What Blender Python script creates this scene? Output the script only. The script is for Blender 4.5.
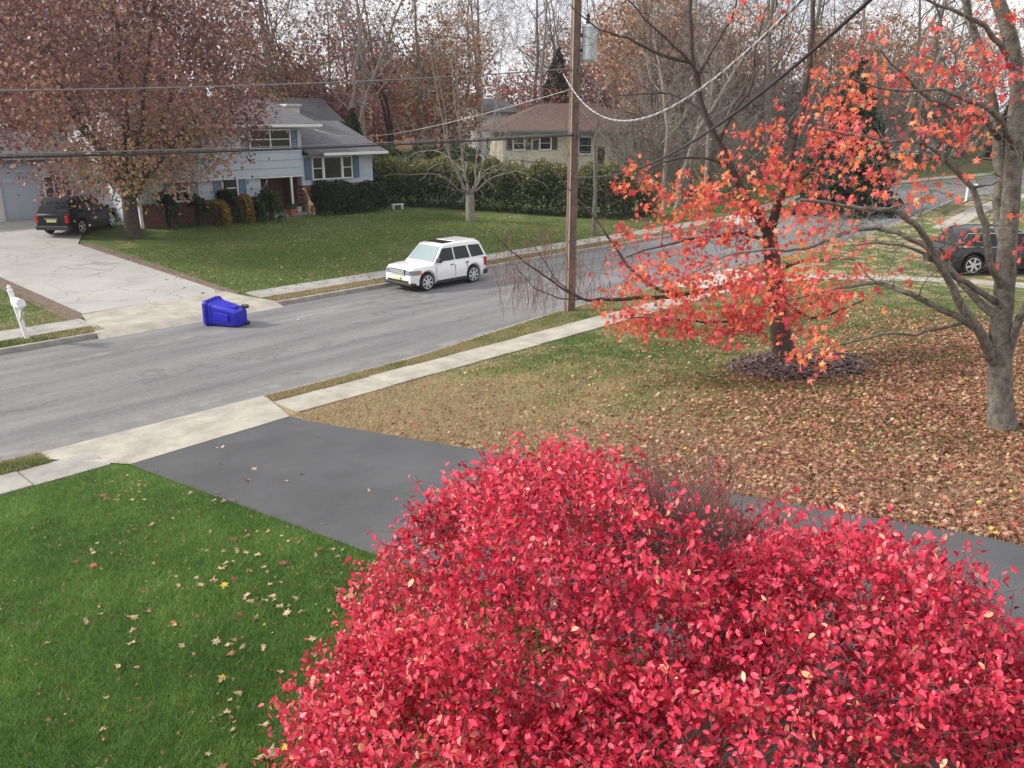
import bpy, math, random
import numpy as np
from mathutils import Vector, Matrix
PI = math.pi
S = bpy.context.scene
COL = S.collection
for o in list(bpy.data.objects): bpy.data.objects.remove(o)

# ------------------------------------------------------------------ camera, world, sun, exposure
cd = bpy.data.cameras.new('camera'); cam = bpy.data.objects.new('camera', cd); COL.objects.link(cam)
cam.location = (0, 0, 5.9)
cam.rotation_euler = (math.radians(90-17.57), 0, math.radians(43.6-90))
cd.sensor_width = 36; cd.lens = 840/1024*36; cd.clip_end = 2000; cd.clip_start = .05
S.camera = cam
SUN_EL, SUN_AZ = 32, 134           # azimuth counted from +X towards +Y: behind the far house, to the left
w = bpy.data.worlds.new('World'); S.world = w; w.use_nodes = True
nt = w.node_tree; nt.nodes.clear()
out = nt.nodes.new('ShaderNodeOutputWorld'); bg = nt.nodes.new('ShaderNodeBackground'); bg.inputs[1].default_value = .135
sky = nt.nodes.new('ShaderNodeTexSky'); sky.sky_type = 'NISHITA'; sky.sun_disc = False
sky.sun_elevation = math.radians(SUN_EL); sky.sun_rotation = math.radians(90-SUN_AZ)
sky.air_density = 1.0; sky.dust_density = 4.0
tc = nt.nodes.new('ShaderNodeTexCoord'); no = nt.nodes.new('ShaderNodeTexNoise')
no.inputs['Scale'].default_value = 3.2; no.inputs['Detail'].default_value = 5
cr = nt.nodes.new('ShaderNodeValToRGB'); cr.color_ramp.elements[0].position = .35; cr.color_ramp.elements[1].position = .7
cr.color_ramp.elements[0].color = (4.5, 4.55, 4.85, 1); cr.color_ramp.elements[1].color = (6.6, 6.5, 6.6, 1)
mx = nt.nodes.new('ShaderNodeMix'); mx.data_type = 'RGBA'; mx.inputs[0].default_value = .9
nt.links.new(tc.outputs['Generated'], no.inputs['Vector']); nt.links.new(no.outputs['Fac'], cr.inputs[0])
nt.links.new(sky.outputs[0], mx.inputs[6]); nt.links.new(cr.outputs[0], mx.inputs[7])
nt.links.new(mx.outputs[2], bg.inputs[0]); nt.links.new(bg.outputs[0], out.inputs[0])
sd = bpy.data.lights.new('sun', 'SUN'); sun = bpy.data.objects.new('sun', sd); COL.objects.link(sun)
sd.energy = 2.7; sd.angle = math.radians(6); sd.color = (1, .95, .88)
dv = Vector((math.cos(math.radians(SUN_AZ))*math.cos(math.radians(SUN_EL)), math.sin(math.radians(SUN_AZ))*math.cos(math.radians(SUN_EL)), math.sin(math.radians(SUN_EL))))
sun.rotation_euler = dv.to_track_quat('Z', 'Y').to_euler()
S.view_settings.view_transform = 'Standard'; S.view_settings.look = 'None'
S.view_settings.exposure = 0.8; S.view_settings.gamma = 1
S.render.engine = 'CYCLES'
S.cycles.max_bounces = 6; S.cycles.diffuse_bounces = 3; S.cycles.transmission_bounces = 4; S.cycles.transparent_max_bounces = 6

# ------------------------------------------------------------------ helpers
def lerp(a, b, t): return a+(b-a)*t
def put(o, parent=None):
    COL.objects.link(o)
    if parent is not None: o.parent = parent
    return o
def np_mesh(name, V, F, mats, attr=None, smooth=False, midx=None):
    """V (n,3); F (m,k) array or list of faces"""
    me = bpy.data.meshes.new(name)
    V = np.asarray(V, dtype=np.float32)
    if isinstance(F, np.ndarray):
        m, k = F.shape
        me.vertices.add(len(V)); me.vertices.foreach_set('co', V.ravel())
        me.loops.add(m*k); me.loops.foreach_set('vertex_index', F.astype(np.int32).ravel())
        me.polygons.add(m); me.polygons.foreach_set('loop_start', np.arange(0, m*k, k, dtype=np.int32))
        me.polygons.foreach_set('loop_total', np.full(m, k, dtype=np.int32))
        me.update(calc_edges=True)
    else:
        me.from_pydata([tuple(v) for v in V.tolist()], [], F); me.update()
    for mt in (mats if isinstance(mats, (list, tuple)) else [mats]): me.materials.append(mt)
    if smooth: me.polygons.foreach_set('use_smooth', np.ones(len(me.polygons), dtype=bool))
    if midx is not None: me.polygons.foreach_set('material_index', np.asarray(midx, dtype=np.int32))
    if attr is not None:
        a = me.attributes.new('rnd', 'FLOAT', 'POINT'); a.data.foreach_set('value', np.asarray(attr, dtype=np.float32))
    return me
def obj(name, me, parent=None):
    return put(bpy.data.objects.new(name, me), parent)
def thing(name, label, cat, loc=(0, 0, 0), rotz=0, group=None):
    o = bpy.data.objects.new(name, None); COL.objects.link(o); o.location = loc; o.rotation_euler = (0, 0, rotz)
    o.empty_display_size = .2; o['label'] = label; o['category'] = cat
    if group: o['group'] = group
    return o
def tag(o, label=None, cat=None, group=None, kind=None):
    for k, v in (('label', label), ('category', cat), ('group', group), ('kind', kind)):
        if v: o[k] = v
    return o
def copy_tree(o, parent=None):
    c = o.copy(); COL.objects.link(c); c.parent = parent
    for ch in list(o.children): copy_tree(ch, c)
    return c
class MB:
    def __init__(s): s.v = []; s.f = []
    def add(s, vs, fs):
        n = len(s.v); s.v += [tuple(v) for v in vs]; s.f += [tuple(i+n for i in f) for f in fs]; return s
    def box(s, x0, x1, y0, y1, z0, z1, M=None):
        v = [(x0, y0, z0), (x1, y0, z0), (x1, y1, z0), (x0, y1, z0), (x0, y0, z1), (x1, y0, z1), (x1, y1, z1), (x0, y1, z1)]
        if M: v = [M @ Vector(p) for p in v]
        return s.add(v, [(0, 3, 2, 1), (4, 5, 6, 7), (0, 1, 5, 4), (1, 2, 6, 5), (2, 3, 7, 6), (3, 0, 4, 7)])
    def cyl(s, c, axis, r0, r1, L, n=16, caps=True):
        a = Vector(axis).normalized(); c = Vector(c); u = a.orthogonal().normalized(); w_ = a.cross(u)
        v = []
        for k, (r, d) in enumerate(((r0, 0), (r1, L))):
            for i in range(n):
                t = 2*PI*i/n; v.append(c+a*d+(u*math.cos(t)+w_*math.sin(t))*r)
        f = [(i, (i+1) % n, n+(i+1) % n, n+i) for i in range(n)]
        if caps: f += [tuple(range(n))[::-1], tuple(range(n, 2*n))]
        return s.add(v, f)
    def tube(s, pts, rad, n=6, cap=True):
        pts = [Vector(p) for p in pts]
        if not hasattr(rad, '__len__'): rad = [rad]*len(pts)
        v = []; u = None
        for i, p in enumerate(pts):
            t = (pts[min(i+1, len(pts)-1)]-pts[max(i-1, 0)])
            t = t.normalized() if t.length > 1e-9 else Vector((0, 0, 1))
            if u is None: u = t.orthogonal().normalized()
            u = (u-t*u.dot(t)); u = u.normalized() if u.length > 1e-6 else t.orthogonal().normalized()
            w_ = t.cross(u)
            for k in range(n):
                a = 2*PI*k/n; v.append(p+(u*math.cos(a)+w_*math.sin(a))*rad[i])
        f = []
        for i in range(len(pts)-1):
            for k in range(n): f.append((i*n+k, i*n+(k+1) % n, (i+1)*n+(k+1) % n, (i+1)*n+k))
        if cap: f += [tuple(range(n))[::-1], tuple(range((len(pts)-1)*n, len(pts)*n))]
        return s.add(v, f)
    def prism(s, outline, y0, y1, M=None):      # outline in x,z extruded along y
        n = len(outline); v = [(x, y0, z) for x, z in outline]+[(x, y1, z) for x, z in outline]
        if M: v = [M @ Vector(p) for p in v]
        f = [tuple(range(n)), tuple(range(2*n-1, n-1, -1))]+[(i, n+i, n+(i+1) % n, (i+1) % n) for i in range(n)]
        return s.add(v, f)
    def lathe(s, prof, n=16, M=None):
        v = []
        for r, z in prof:
            for k in range(n): v.append((r*math.cos(2*PI*k/n), r*math.sin(2*PI*k/n), z))
        if M: v = [M @ Vector(p) for p in v]
        f = [(i*n+k, i*n+(k+1) % n, (i+1)*n+(k+1) % n, (i+1)*n+k) for i in range(len(prof)-1) for k in range(n)]
        f += [tuple(range(n))[::-1], tuple(range((len(prof)-1)*n, len(prof)*n))]
        return s.add(v, f)
    def build(s, name, mat, parent=None, smooth=False, bevel=0):
        me = np_mesh(name, s.v, s.f, mat, smooth=smooth)
        o = obj(name, me, parent)
        if bevel:
            b = o.modifiers.new('bevel', 'BEVEL'); b.width = bevel; b.segments = 2; b.limit_method = 'ANGLE'; b.angle_limit = .6
        return o

# ------------------------------------------------------------------ materials
MATS = {}
def mat(name, col, rough=.7, var=.15, scale=8.0, bump=0.0, bscale=60.0, metal=0.0, spec=.5, col2=None, s2=None, coat=0, detail=6):
    """principled, base colour varied by object-space noise between col and a darker/other tone"""
    if name in MATS: return MATS[name]
    m = bpy.data.materials.new(name); m.use_nodes = True; t = m.node_tree; b = t.nodes['Principled BSDF']
    b.inputs['Roughness'].default_value = rough; b.inputs['Metallic'].default_value = metal
    b.inputs['Specular IOR Level'].default_value = spec
    if coat: b.inputs['Coat Weight'].default_value = coat; b.inputs['Coat Roughness'].default_value = .05
    c = t.nodes.new('ShaderNodeTexCoord'); n = t.nodes.new('ShaderNodeTexNoise')
    n.inputs['Scale'].default_value = scale; n.inputs['Detail'].default_value = detail; n.inputs['Roughness'].default_value = .65
    t.links.new(c.outputs['Object'], n.inputs['Vector'])
    r = t.nodes.new('ShaderNodeValToRGB'); r.color_ramp.elements[0].position = .32; r.color_ramp.elements[1].position = .68
    lo = col2 if col2 else tuple(x*(1-var) for x in col); hi = col if col2 else tuple(min(1, x*(1+var)) for x in col)
    r.color_ramp.elements[0].color = (*lo, 1); r.color_ramp.elements[1].color = (*hi, 1)
    t.links.new(n.outputs['Fac'], r.inputs[0]); t.links.new(r.outputs[0], b.inputs['Base Color'])
    if bump:
        n2 = t.nodes.new('ShaderNodeTexNoise'); n2.inputs['Scale'].default_value = bscale; n2.inputs['Detail'].default_value = 4
        t.links.new(c.outputs['Object'], n2.inputs['Vector'])
        bp = t.nodes.new('ShaderNodeBump'); bp.inputs['Strength'].default_value = bump; bp.inputs['Distance'].default_value = .02
        t.links.new(n2.outputs['Fac'], bp.inputs['Height']); t.links.new(bp.outputs[0], b.inputs['Normal'])
    MATS[name] = m; return m
def leafmat(name, stops, trans=.35, rough=.55, spec=.3):
    """leaf colour picked per leaf by the 'rnd' attribute; thin translucent leaf"""
    m = bpy.data.materials.new(name); m.use_nodes = True; t = m.node_tree; b = t.nodes['Principled BSDF']; o = t.nodes['Material Output']
    b.inputs['Roughness'].default_value = rough; b.inputs['Specular IOR Level'].default_value = spec
    a = t.nodes.new('ShaderNodeAttribute'); a.attribute_name = 'rnd'
    r = t.nodes.new('ShaderNodeValToRGB'); el = r.color_ramp.elements
    el[0].position = stops[0][0]; el[0].color = (*stops[0][1], 1); el[1].position = stops[-1][0]; el[1].color = (*stops[-1][1], 1)
    for p, c in stops[1:-1]:
        e = el.new(p); e.color = (*c, 1)
    t.links.new(a.outputs['Fac'], r.inputs[0]); t.links.new(r.outputs[0], b.inputs['Base Color'])
    if trans:
        tr = t.nodes.new('ShaderNodeBsdfTranslucent'); mx_ = t.nodes.new('ShaderNodeMixShader'); mx_.inputs[0].default_value = trans
        t.links.new(r.outputs[0], tr.inputs[0]); t.links.new(b.outputs[0], mx_.inputs[1]); t.links.new(tr.outputs[0], mx_.inputs[2])
        t.links.new(mx_.outputs[0], o.inputs['Surface'])
    return m
def glassmat(name, col=(.02, .025, .03), rough=.04, coat=.5, spec=.8):
    m = bpy.data.materials.new(name); m.use_nodes = True; b = m.node_tree.nodes['Principled BSDF']
    b.inputs['Base Color'].default_value = (*col, 1); b.inputs['Roughness'].default_value = rough; b.inputs['Specular IOR Level'].default_value = spec
    b.inputs['Coat Weight'].default_value = coat; return m

# ------------------------------------------------------------------ terrain
def off(x):
    t = np.maximum(0, np.minimum(x, 64)-38); u = np.maximum(0, np.minimum(x, 120)-62); return .1*t*t/(t+8)-.02*u*u/(1+u/30)
def T(x, y):
    y = y-off(x); z = .03*np.clip(x-50, 0, 90)
    fx = np.clip((34-x)/12, 0, 1)
    near = .12+.1*np.clip(14-y, 0, 12)*fx
    far = .12+.055*np.clip(y-26, 0, 16)+.02*np.clip(y-42, 0, 38)+.05*np.clip(y-80, 0, 90)
    return z+np.where(y < 15.845, near, np.where(y > 24.4, far, 0))
def TZ(x, y): return float(T(np.float64(x), np.float64(y)))

def ground_material():
    m = bpy.data.materials.new('lawn_soil_and_dry_grass'); m.use_nodes = True; t = m.node_tree; b = t.nodes['Principled BSDF']
    b.inputs['Roughness'].default_value = .9; b.inputs['Specular IOR Level'].default_value = .2
    g = t.nodes.new('ShaderNodeNewGeometry'); sp = t.nodes.new('ShaderNodeSeparateXYZ'); t.links.new(g.outputs['Position'], sp.inputs[0])
    def noise(sc, det=5, rough=.6):
        n = t.nodes.new('ShaderNodeTexNoise'); n.inputs['Scale'].default_value = sc; n.inputs['Detail'].default_value = det; n.inputs['Roughness'].default_value = rough
        t.links.new(g.outputs['Position'], n.inputs['Vector']); return n.outputs['Fac']
    def ramp(f, p0, p1, c0, c1):
        r = t.nodes.new('ShaderNodeValToRGB'); r.color_ramp.elements[0].position = p0; r.color_ramp.elements[1].position = p1
        r.color_ramp.elements[0].color = (*c0, 1); r.color_ramp.elements[1].color = (*c1, 1); t.links.new(f, r.inputs[0]); return r.outputs[0]
    def mix(f, a, c):
        n = t.nodes.new('ShaderNodeMix'); n.data_type = 'RGBA'; t.links.new(f, n.inputs[0]); t.links.new(a, n.inputs[6]); t.links.new(c, n.inputs[7]); return n.outputs[2]
    def mth(op, a, bb):
        n = t.nodes.new('ShaderNodeMath'); n.operation = op
        for i, q in enumerate((a, bb)):
            if isinstance(q, (int, float)): n.inputs[i].default_value = q
            else: t.links.new(q, n.inputs[i])
        n.use_clamp = False; return n.outputs[0]
    def gate(v, a, bb):       # 0..1 smooth between a and b
        n = t.nodes.new('ShaderNodeMapRange'); n.interpolation_type = 'SMOOTHSTEP'
        n.inputs[1].default_value = a; n.inputs[2].default_value = bb; t.links.new(v, n.inputs[0]); return n.outputs[0]
    fine = noise(40, 6, .75); mid = noise(1.1, 4); big = noise(.35, 3)
    green = ramp(fine, .3, .7, (.05, .08, .02), (.12, .17, .045))
    tan = ramp(fine, .3, .7, (.20, .145, .08), (.44, .345, .20))
    litter = ramp(noise(25, 5, .8), .3, .7, (.10, .055, .035), (.34, .21, .14))
    # far lawn, green with faint yellowing; tan mostly on our right hand yard and the verges
    X, Y = sp.outputs[0], sp.outputs[1]
    dry_far = gate(mid, .5, .68)
    farl = mix(mth('MULTIPLY', dry_far, .35), green, tan)
    # near yard on the right of the drive
    dry_near = gate(mth('ADD', mid, mth('MULTIPLY', big, .4)), .62, .78)
    edge = gate(X, 17.0, 9.5)       # the tan belt next to the drive and the sidewalk
    near = mix(mth('MAXIMUM', mth('MULTIPLY', edge, .9), dry_near), green, tan)
    lit = mth('MULTIPLY', gate(Y, 9.5, 4.0), gate(X, 40, 20))
    near = mix(mth('MULTIPLY', lit, .9), near, litter)
    lawn = mth('MULTIPLY', gate(X, 5.9, 5.5), gate(Y, 14.5, 14.3))
    near = mix(lawn, near, ramp(fine, .3, .7, (.05, .10, .02), (.10, .18, .04)))
    c = mix(gate(Y, 20.0, 20.2), near, farl)
    verge_far = mth('MULTIPLY', gate(Y, 24, 24.3), gate(Y, 25.9, 25.5))
    c = mix(mth('MULTIPLY', verge_far, gate(mid, .3, .55)), c, ramp(fine, .3, .7, (.12, .075, .035), (.25, .19, .09)))
    wood = gate(Y, 47, 54)
    c = mix(wood, c, ramp(noise(8, 6, .8), .3, .7, (.06, .03, .018), (.22, .10, .05)))
    t.links.new(c, b.inputs['Base Color'])
    bp = t.nodes.new('ShaderNodeBump'); bp.inputs['Strength'].default_value = .6; bp.inputs['Distance'].default_value = .03
    t.links.new(noise(60, 4, .8), bp.inputs['Height']); t.links.new(bp.outputs[0], b.inputs['Normal'])
    return m
M_ground = ground_material()
xs = np.concatenate([np.arange(-400, -60, 40), np.arange(-60, -10, 10), np.arange(-10, 60, 1.0), np.arange(60, 140, 5), np.arange(140, 701, 40)])
eta = np.concatenate([np.arange(-400, -60, 40), np.arange(-60, -10, 10), np.arange(-10, 2, 2), np.arange(2, 14, 1.0), [14, 15, 15.84, 15.85, 18, 22, 24.40, 24.41, 25, 26], np.arange(27, 43, 1), np.arange(44, 80, 4), np.arange(80, 170, 10), np.arange(170, 701, 40)])
GX, GE = np.meshgrid(xs, eta); GY = GE+off(GX)
GZ = T(GX, GY)
ring = (GE > 15.845) & (GE < 24.405); GZ = np.where(ring, GZ-.04, GZ)
h_, w_ = GX.shape
idx = np.arange(h_*w_).reshape(h_, w_)
F = np.stack([idx[:-1, :-1], idx[:-1, 1:], idx[1:, 1:], idx[1:, :-1]], -1).reshape(-1, 4)
tag(obj('ground', np_mesh('ground', np.stack([GX, GY, GZ], -1).reshape(-1, 3), F, M_ground)), kind='structure')

def asphalt_material(name, lo, hi, streak=True, cracks=True, gl=.85):
    m = bpy.data.materials.new(name); m.use_nodes = True; t = m.node_tree; b = t.nodes['Principled BSDF']
    b.inputs['Roughness'].default_value = gl; b.inputs['Specular IOR Level'].default_value = .35
    g = t.nodes.new('ShaderNodeNewGeometry')
    mp = t.nodes.new('ShaderNodeMapping'); mp.inputs['Scale'].default_value = (.12, 1, 1) if streak else (.5, .5, .5); t.links.new(g.outputs['Position'], mp.inputs[0])
    n1 = t.nodes.new('ShaderNodeTexNoise'); n1.inputs['Scale'].default_value = 1.4; n1.inputs['Detail'].default_value = 6; n1.inputs['Roughness'].default_value = .6; t.links.new(mp.outputs[0], n1.inputs['Vector'])
    n2 = t.nodes.new('ShaderNodeTexNoise'); n2.inputs['Scale'].default_value = 14 if streak else 55; n2.inputs['Detail'].default_value = 5; n2.inputs['Roughness'].default_value = .8; t.links.new(g.outputs['Position'], n2.inputs['Vector'])
    ad = t.nodes.new('ShaderNodeMath'); ad.operation = 'MULTIPLY_ADD'; ad.inputs[1].default_value = .5 if streak else .66; t.links.new(n2.outputs['Fac'], ad.inputs[0]); 
    hf = t.nodes.new('ShaderNodeMath'); hf.operation = 'MULTIPLY'; hf.inputs[1].default_value = .6 if streak else .42; t.links.new(n1.outputs['Fac'], hf.inputs[0]); t.links.new(hf.outputs[0], ad.inputs[2])
    r = t.nodes.new('ShaderNodeValToRGB'); r.color_ramp.elements[0].position = .38; r.color_ramp.elements[1].position = .72
    r.color_ramp.elements[0].color = (*lo, 1); r.color_ramp.elements[1].color = (*hi, 1); t.links.new(ad.outputs[0], r.inputs[0])
    col = r.outputs[0]
    if cracks:
        wv = t.nodes.new('ShaderNodeTexVoronoi'); wv.feature = 'DISTANCE_TO_EDGE'; wv.inputs['Scale'].default_value = .33 if streak else .45
        wp = t.nodes.new('ShaderNodeTexNoise'); wp.inputs['Scale'].default_value = 1.3; wp.inputs['Detail'].default_value = 6
        t.links.new(g.outputs['Position'], wp.inputs['Vector'])
        av = t.nodes.new('ShaderNodeVectorMath'); av.operation = 'MULTIPLY_ADD'; av.inputs[1].default_value = (1.6, 1.6, 0); t.links.new(wp.outputs['Color'], av.inputs[0]); t.links.new(mp.outputs[0] if streak else g.outputs['Position'], av.inputs[2])
        t.links.new(av.outputs[0], wv.inputs['Vector'])
        lt = t.nodes.new('ShaderNodeMapRange'); lt.inputs[1].default_value = .004; lt.inputs[2].default_value = .014; lt.inputs[3].default_value = .5 if not streak else .28; lt.inputs[4].default_value = 0
        t.links.new(wv.outputs['Distance'], lt.inputs[0])
        mm = t.nodes.new('ShaderNodeMix'); mm.data_type = 'RGBA'; mm.inputs[7].default_value = (lo[0]*.45, lo[1]*.45, lo[2]*.45, 1)
        t.links.new(lt.outputs[0], mm.inputs[0]); t.links.new(col, mm.inputs[6]); col = mm.outputs[2]
    if streak:          # paving seam along the street and paler patches by the far kerb
        sx = t.nodes.new('ShaderNodeSeparateXYZ'); t.links.new(g.outputs['Position'], sx.inputs[0])
        wn = t.nodes.new('ShaderNodeTexNoise'); wn.inputs['Scale'].default_value = .8; wn.inputs['Detail'].default_value = 5; t.links.new(g.outputs['Position'], wn.inputs['Vector'])
        for y0, wid, amt, cc in ((20.7, .035, .6, (.07, .07, .07)), (18.3, .02, .35, (.08, .08, .08)), (22.3, .22, .30, (.42, .41, .38)), (16.6, .28, .35, (.40, .37, .32))):
            ma = t.nodes.new('ShaderNodeMath'); ma.operation = 'MULTIPLY_ADD'; ma.inputs[1].default_value = .5; t.links.new(wn.outputs['Fac'], ma.inputs[0]); t.links.new(sx.outputs[1], ma.inputs[2])
            mb_ = t.nodes.new('ShaderNodeMath'); mb_.operation = 'SUBTRACT'; mb_.inputs[1].default_value = y0+.25; t.links.new(ma.outputs[0], mb_.inputs[0])
            mc = t.nodes.new('ShaderNodeMath'); mc.operation = 'ABSOLUTE'; t.links.new(mb_.outputs[0], mc.inputs[0])
            md_ = t.nodes.new('ShaderNodeMapRange'); md_.inputs[1].default_value = 0; md_.inputs[2].default_value = wid; md_.inputs[3].default_value = 1; md_.inputs[4].default_value = 0; t.links.new(mc.outputs[0], md_.inputs[0])
            pn = t.nodes.new('ShaderNodeTexNoise'); pn.inputs['Scale'].default_value = 1.1+y0*.02; t.links.new(g.outputs['Position'], pn.inputs['Vector'])
            pr = t.nodes.new('ShaderNodeMapRange'); pr.inputs[1].default_value = .42; pr.inputs[2].default_value = .6; pr.inputs[4].default_value = amt; t.links.new(pn.outputs['Fac'], pr.inputs[0])
            me_ = t.nodes.new('ShaderNodeMath'); me_.operation = 'MULTIPLY'; t.links.new(md_.outputs[0], me_.inputs[0]); t.links.new(pr.outputs[0], me_.inputs[1])
            mm = t.nodes.new('ShaderNodeMix'); mm.data_type = 'RGBA'; mm.inputs[7].default_value = (*cc, 1); t.links.new(me_.outputs[0], mm.inputs[0]); t.links.new(col, mm.inputs[6]); col = mm.outputs[2]
    t.links.new(col, b.inputs['Base Color'])
    bp = t.nodes.new('ShaderNodeBump'); bp.inputs['Strength'].default_value = .35; bp.inputs['Distance'].default_value = .01
    t.links.new(n2.outputs['Fac'], bp.inputs['Height']); t.links.new(bp.outputs[0], b.inputs['Normal'])
    return m
M_road = asphalt_material('weathered_grey_asphalt', (.10, .10, .10), (.235, .234, .232))
M_drive = asphalt_material('dark_sealed_asphalt', (.042, .043, .045), (.115, .116, .119), streak=False, cracks=False, gl=.6)
M_conc = mat('pale_concrete', (.44, .41, .34), rough=.9, col2=(.27, .25, .21), scale=1.8, bump=.3, bscale=50)
M_conc2 = mat('aged_grey_concrete', (.38, .365, .33), rough=.9, col2=(.21, .20, .18), scale=1.4, bump=.3, bscale=40)
M_curb = mat('curb_concrete', (.40, .37, .32), rough=.9, col2=(.22, .20, .17), scale=3, bump=.3)

def strip(name, x0, x1, ya, yb, mt, dz=.02, nx=None, zf=None, ny=4):
    """a sheet following the street bend between across-street offsets ya and yb"""
    nx = nx or max(2, int((x1-x0)/1.0))
    X, E = np.meshgrid(np.linspace(x0, x1, nx+1), np.linspace(ya, yb, ny+1)); Yw = E+off(X)
    Z = (T(X, Yw) if zf is None else zf(X, E))+dz
    i = np.arange(X.size).reshape(X.shape)
    F = np.stack([i[:-1, :-1], i[:-1, 1:], i[1:, 1:], i[1:, :-1]], -1).reshape(-1, 4)
    return tag(obj(name, np_mesh(name, np.stack([X, Yw, Z], -1).reshape(-1, 3), F, mt)), kind='structure')
def slabs(name, x0, x1, ya, yb, mt, L=1.25, dz=.03, seed=1):
    """sidewalk of separate slabs with open joints, one mesh"""
    r = random.Random(seed); m = MB(); x = x0
    while x < x1-.05:
        xe = min(x+L, x1); j = .012; a = r.uniform(-.008, .008)
        pts = [(x+j, ya), (xe-j, ya), (xe-j, yb), (x+j, yb)]
        top = [(px, py+off(px), TZ(px, py+off(px))+dz+a+r.uniform(-.004, .004)) for px, py in pts]
        bot = [(p[0], p[1], p[2]-.08) for p in top]
        m.add(top+bot, [(0, 1, 2, 3), (4, 5, 1, 0), (5, 6, 2, 1), (6, 7, 3, 2), (7, 4, 0, 3)]); x = xe
    return tag(m.build(name, mt), kind='structure')
strip('road', -60, 200, 15.85, 24.41, M_road, dz=.0, zf=lambda X, E: .03*np.clip(X-50, 0, 90)+.05*np.sin(np.clip((E-15.85)/8.56, 0, 1)*PI)-.0, ny=8, nx=200)
def noff(x): return .9*float(np.clip((x-13)/7, 0, 1))     # the near verge widens towards the pole
def curb(x0, x1, ya, yb):
    m = MB(); n = max(2, int((x1-x0)/1.5)); X = np.linspace(x0, x1, n+1)
    ring_ = []
    for x in X:
        z = .03*max(0, min(90, x-50)); o_ = float(off(np.float64(x)))+(noff(x) if ya < 20 else 0)
        ring_.append([(x, ya+o_, z-.05), (x, ya+o_, z+.135), (x, yb+o_, z+.135), (x, yb+o_, z-.05)])
    v = [p for r_ in ring_ for p in r_]; f = []
    for i in range(n):
        for k in range(4): f.append((i*4+k, i*4+(k+1) % 4, (i+1)*4+(k+1) % 4, (i+1)*4+k))
    f += [(0, 1, 2, 3), (n*4+3, n*4+2, n*4+1, n*4)]
    return tag(MB().add(v, f).build('curb', M_curb, bevel=.02), kind='structure')
curb(-60, 3.9, 15.80, 15.95); curb(8.95, 25.4, 15.80, 15.95); curb(30.5, 35.5, 15.80, 15.95); curb(45, 150, 15.80, 15.95)
curb(-60, 8.6, 24.32, 24.47); curb(14.3, 43.5, 24.32, 24.47); curb(48.0, 150, 24.32, 24.47)
vx = np.concatenate([np.linspace(13, 20, 8), np.linspace(21, 36, 8), [44, 50, 60, 80, 100]]); vv = []; vf = []
for i, x_ in enumerate(vx):
    o_ = float(off(np.float64(x_))); vv += [(x_, 15.6+o_, .03*max(0, x_-50)+.118), (x_, 15.82+noff(x_)+o_, .03*max(0, x_-50)+.128)]
    if i: vf.append((2*i-2, 2*i, 2*i+1, 2*i-1))
tag(obj('grass_verge', np_mesh('grass_verge', vv, vf, M_ground)), kind='structure')
slabs('sidewalk', -30, 5.0, 14.42, 15.25, M_conc2, seed=2)
slabs('sidewalk', 8.75, 27.6, 14.42, 15.35, M_conc, seed=3)
slabs('sidewalk', -30, 8.9, 25.25, 26.35, M_conc2, seed=4)
slabs('sidewalk', 14.35, 44.5, 25.25, 26.35, M_conc2, seed=5)
slabs('sidewalk', 50, 130, 13.6, 14.8, M_conc, seed=6); slabs('sidewalk', 50, 130, 25.4, 26.6, M_conc, seed=7)
# the corner sidewalk that turns right, away from our street
def ribbon(name, path, wd, mt, dz=.03, L=1.2):
    m = MB(); P = [Vector((a, b_, 0)) for a, b_ in path]
    segs = []
    for i in range(len(P)-1):
        d = P[i+1]-P[i]; n = max(1, round(d.length/L))
        for k in range(n): segs.append((P[i]+d*(k/n), P[i]+d*((k+1)/n)))
    def nrm(i, end):
        a = segs[i][1]-segs[i][0]; j = i+1 if end else i-1
        if 0 <= j < len(segs): a = a.normalized()+(segs[j][1]-segs[j][0]).normalized()
        a.normalize(); return Vector((-a.y, a.x, 0))
    for i, (a, b_) in enumerate(segs):
        n0, n1 = nrm(i, 0), nrm(i, 1); d = (b_-a).normalized()*.012
        q = [a+d-n0*wd/2, b_-d-n1*wd/2, b_-d+n1*wd/2, a+d+n0*wd/2]
        top = [(p.x, p.y, TZ(p.x, p.y)+dz) for p in q]; bot = [(p[0], p[1], p[2]-.08) for p in top]
        m.add(top+bot, [(0, 1, 2, 3), (4, 5, 1, 0), (5, 6, 2, 1), (6, 7, 3, 2), (7, 4, 0, 3)])
    return tag(m.build(name, mt), kind='structure')
ribbon('sidewalk', [(27.6, 14.9), (29.0, 14.6), (30.6, 13.6), (32.0, 12.0), (33.2, 10.0), (34.6, 7), (36.6, 3), (38.6, -2)], 1.15, M_conc)
# curb ramps: bright newer concrete
def sheet(name, poly, mt, dz=.025, zf=None, n=8, m_=8):
    """quad patch (4 corners, order around) following the ground"""
    a, b_, c, d = [np.array(p, float) for p in poly]
    U, V_ = np.meshgrid(np.linspace(0, 1, n+1), np.linspace(0, 1, m_+1))
    P = a*(1-U)[..., None]*(1-V_)[..., None]+b_*U[..., None]*(1-V_)[..., None]+c*U[..., None]*V_[..., None]+d*(1-U)[..., None]*V_[..., None]
    Z = (T(P[..., 0], P[..., 1]) if zf is None else zf(P[..., 0], P[..., 1]))+dz
    i = np.arange(U.size).reshape(U.shape); F = np.stack([i[:-1, :-1], i[:-1, 1:], i[1:, 1:], i[1:, :-1]], -1).reshape(-1, 4)
    return tag(obj(name, np_mesh(name, np.concatenate([P, Z[..., None]], -1).reshape(-1, 3), F, mt)), kind='structure')
def apron_near(x, y): return .12-.15*np.clip((y-15.86)/.4, 0, 1)
def apron_far(x, y): return .12-.15*np.clip((24.40-y)/.4, 0, 1)
M_ramp = mat('new_pale_concrete', (.52, .50, .44), rough=.9, col2=(.40, .38, .33), scale=2)
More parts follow.
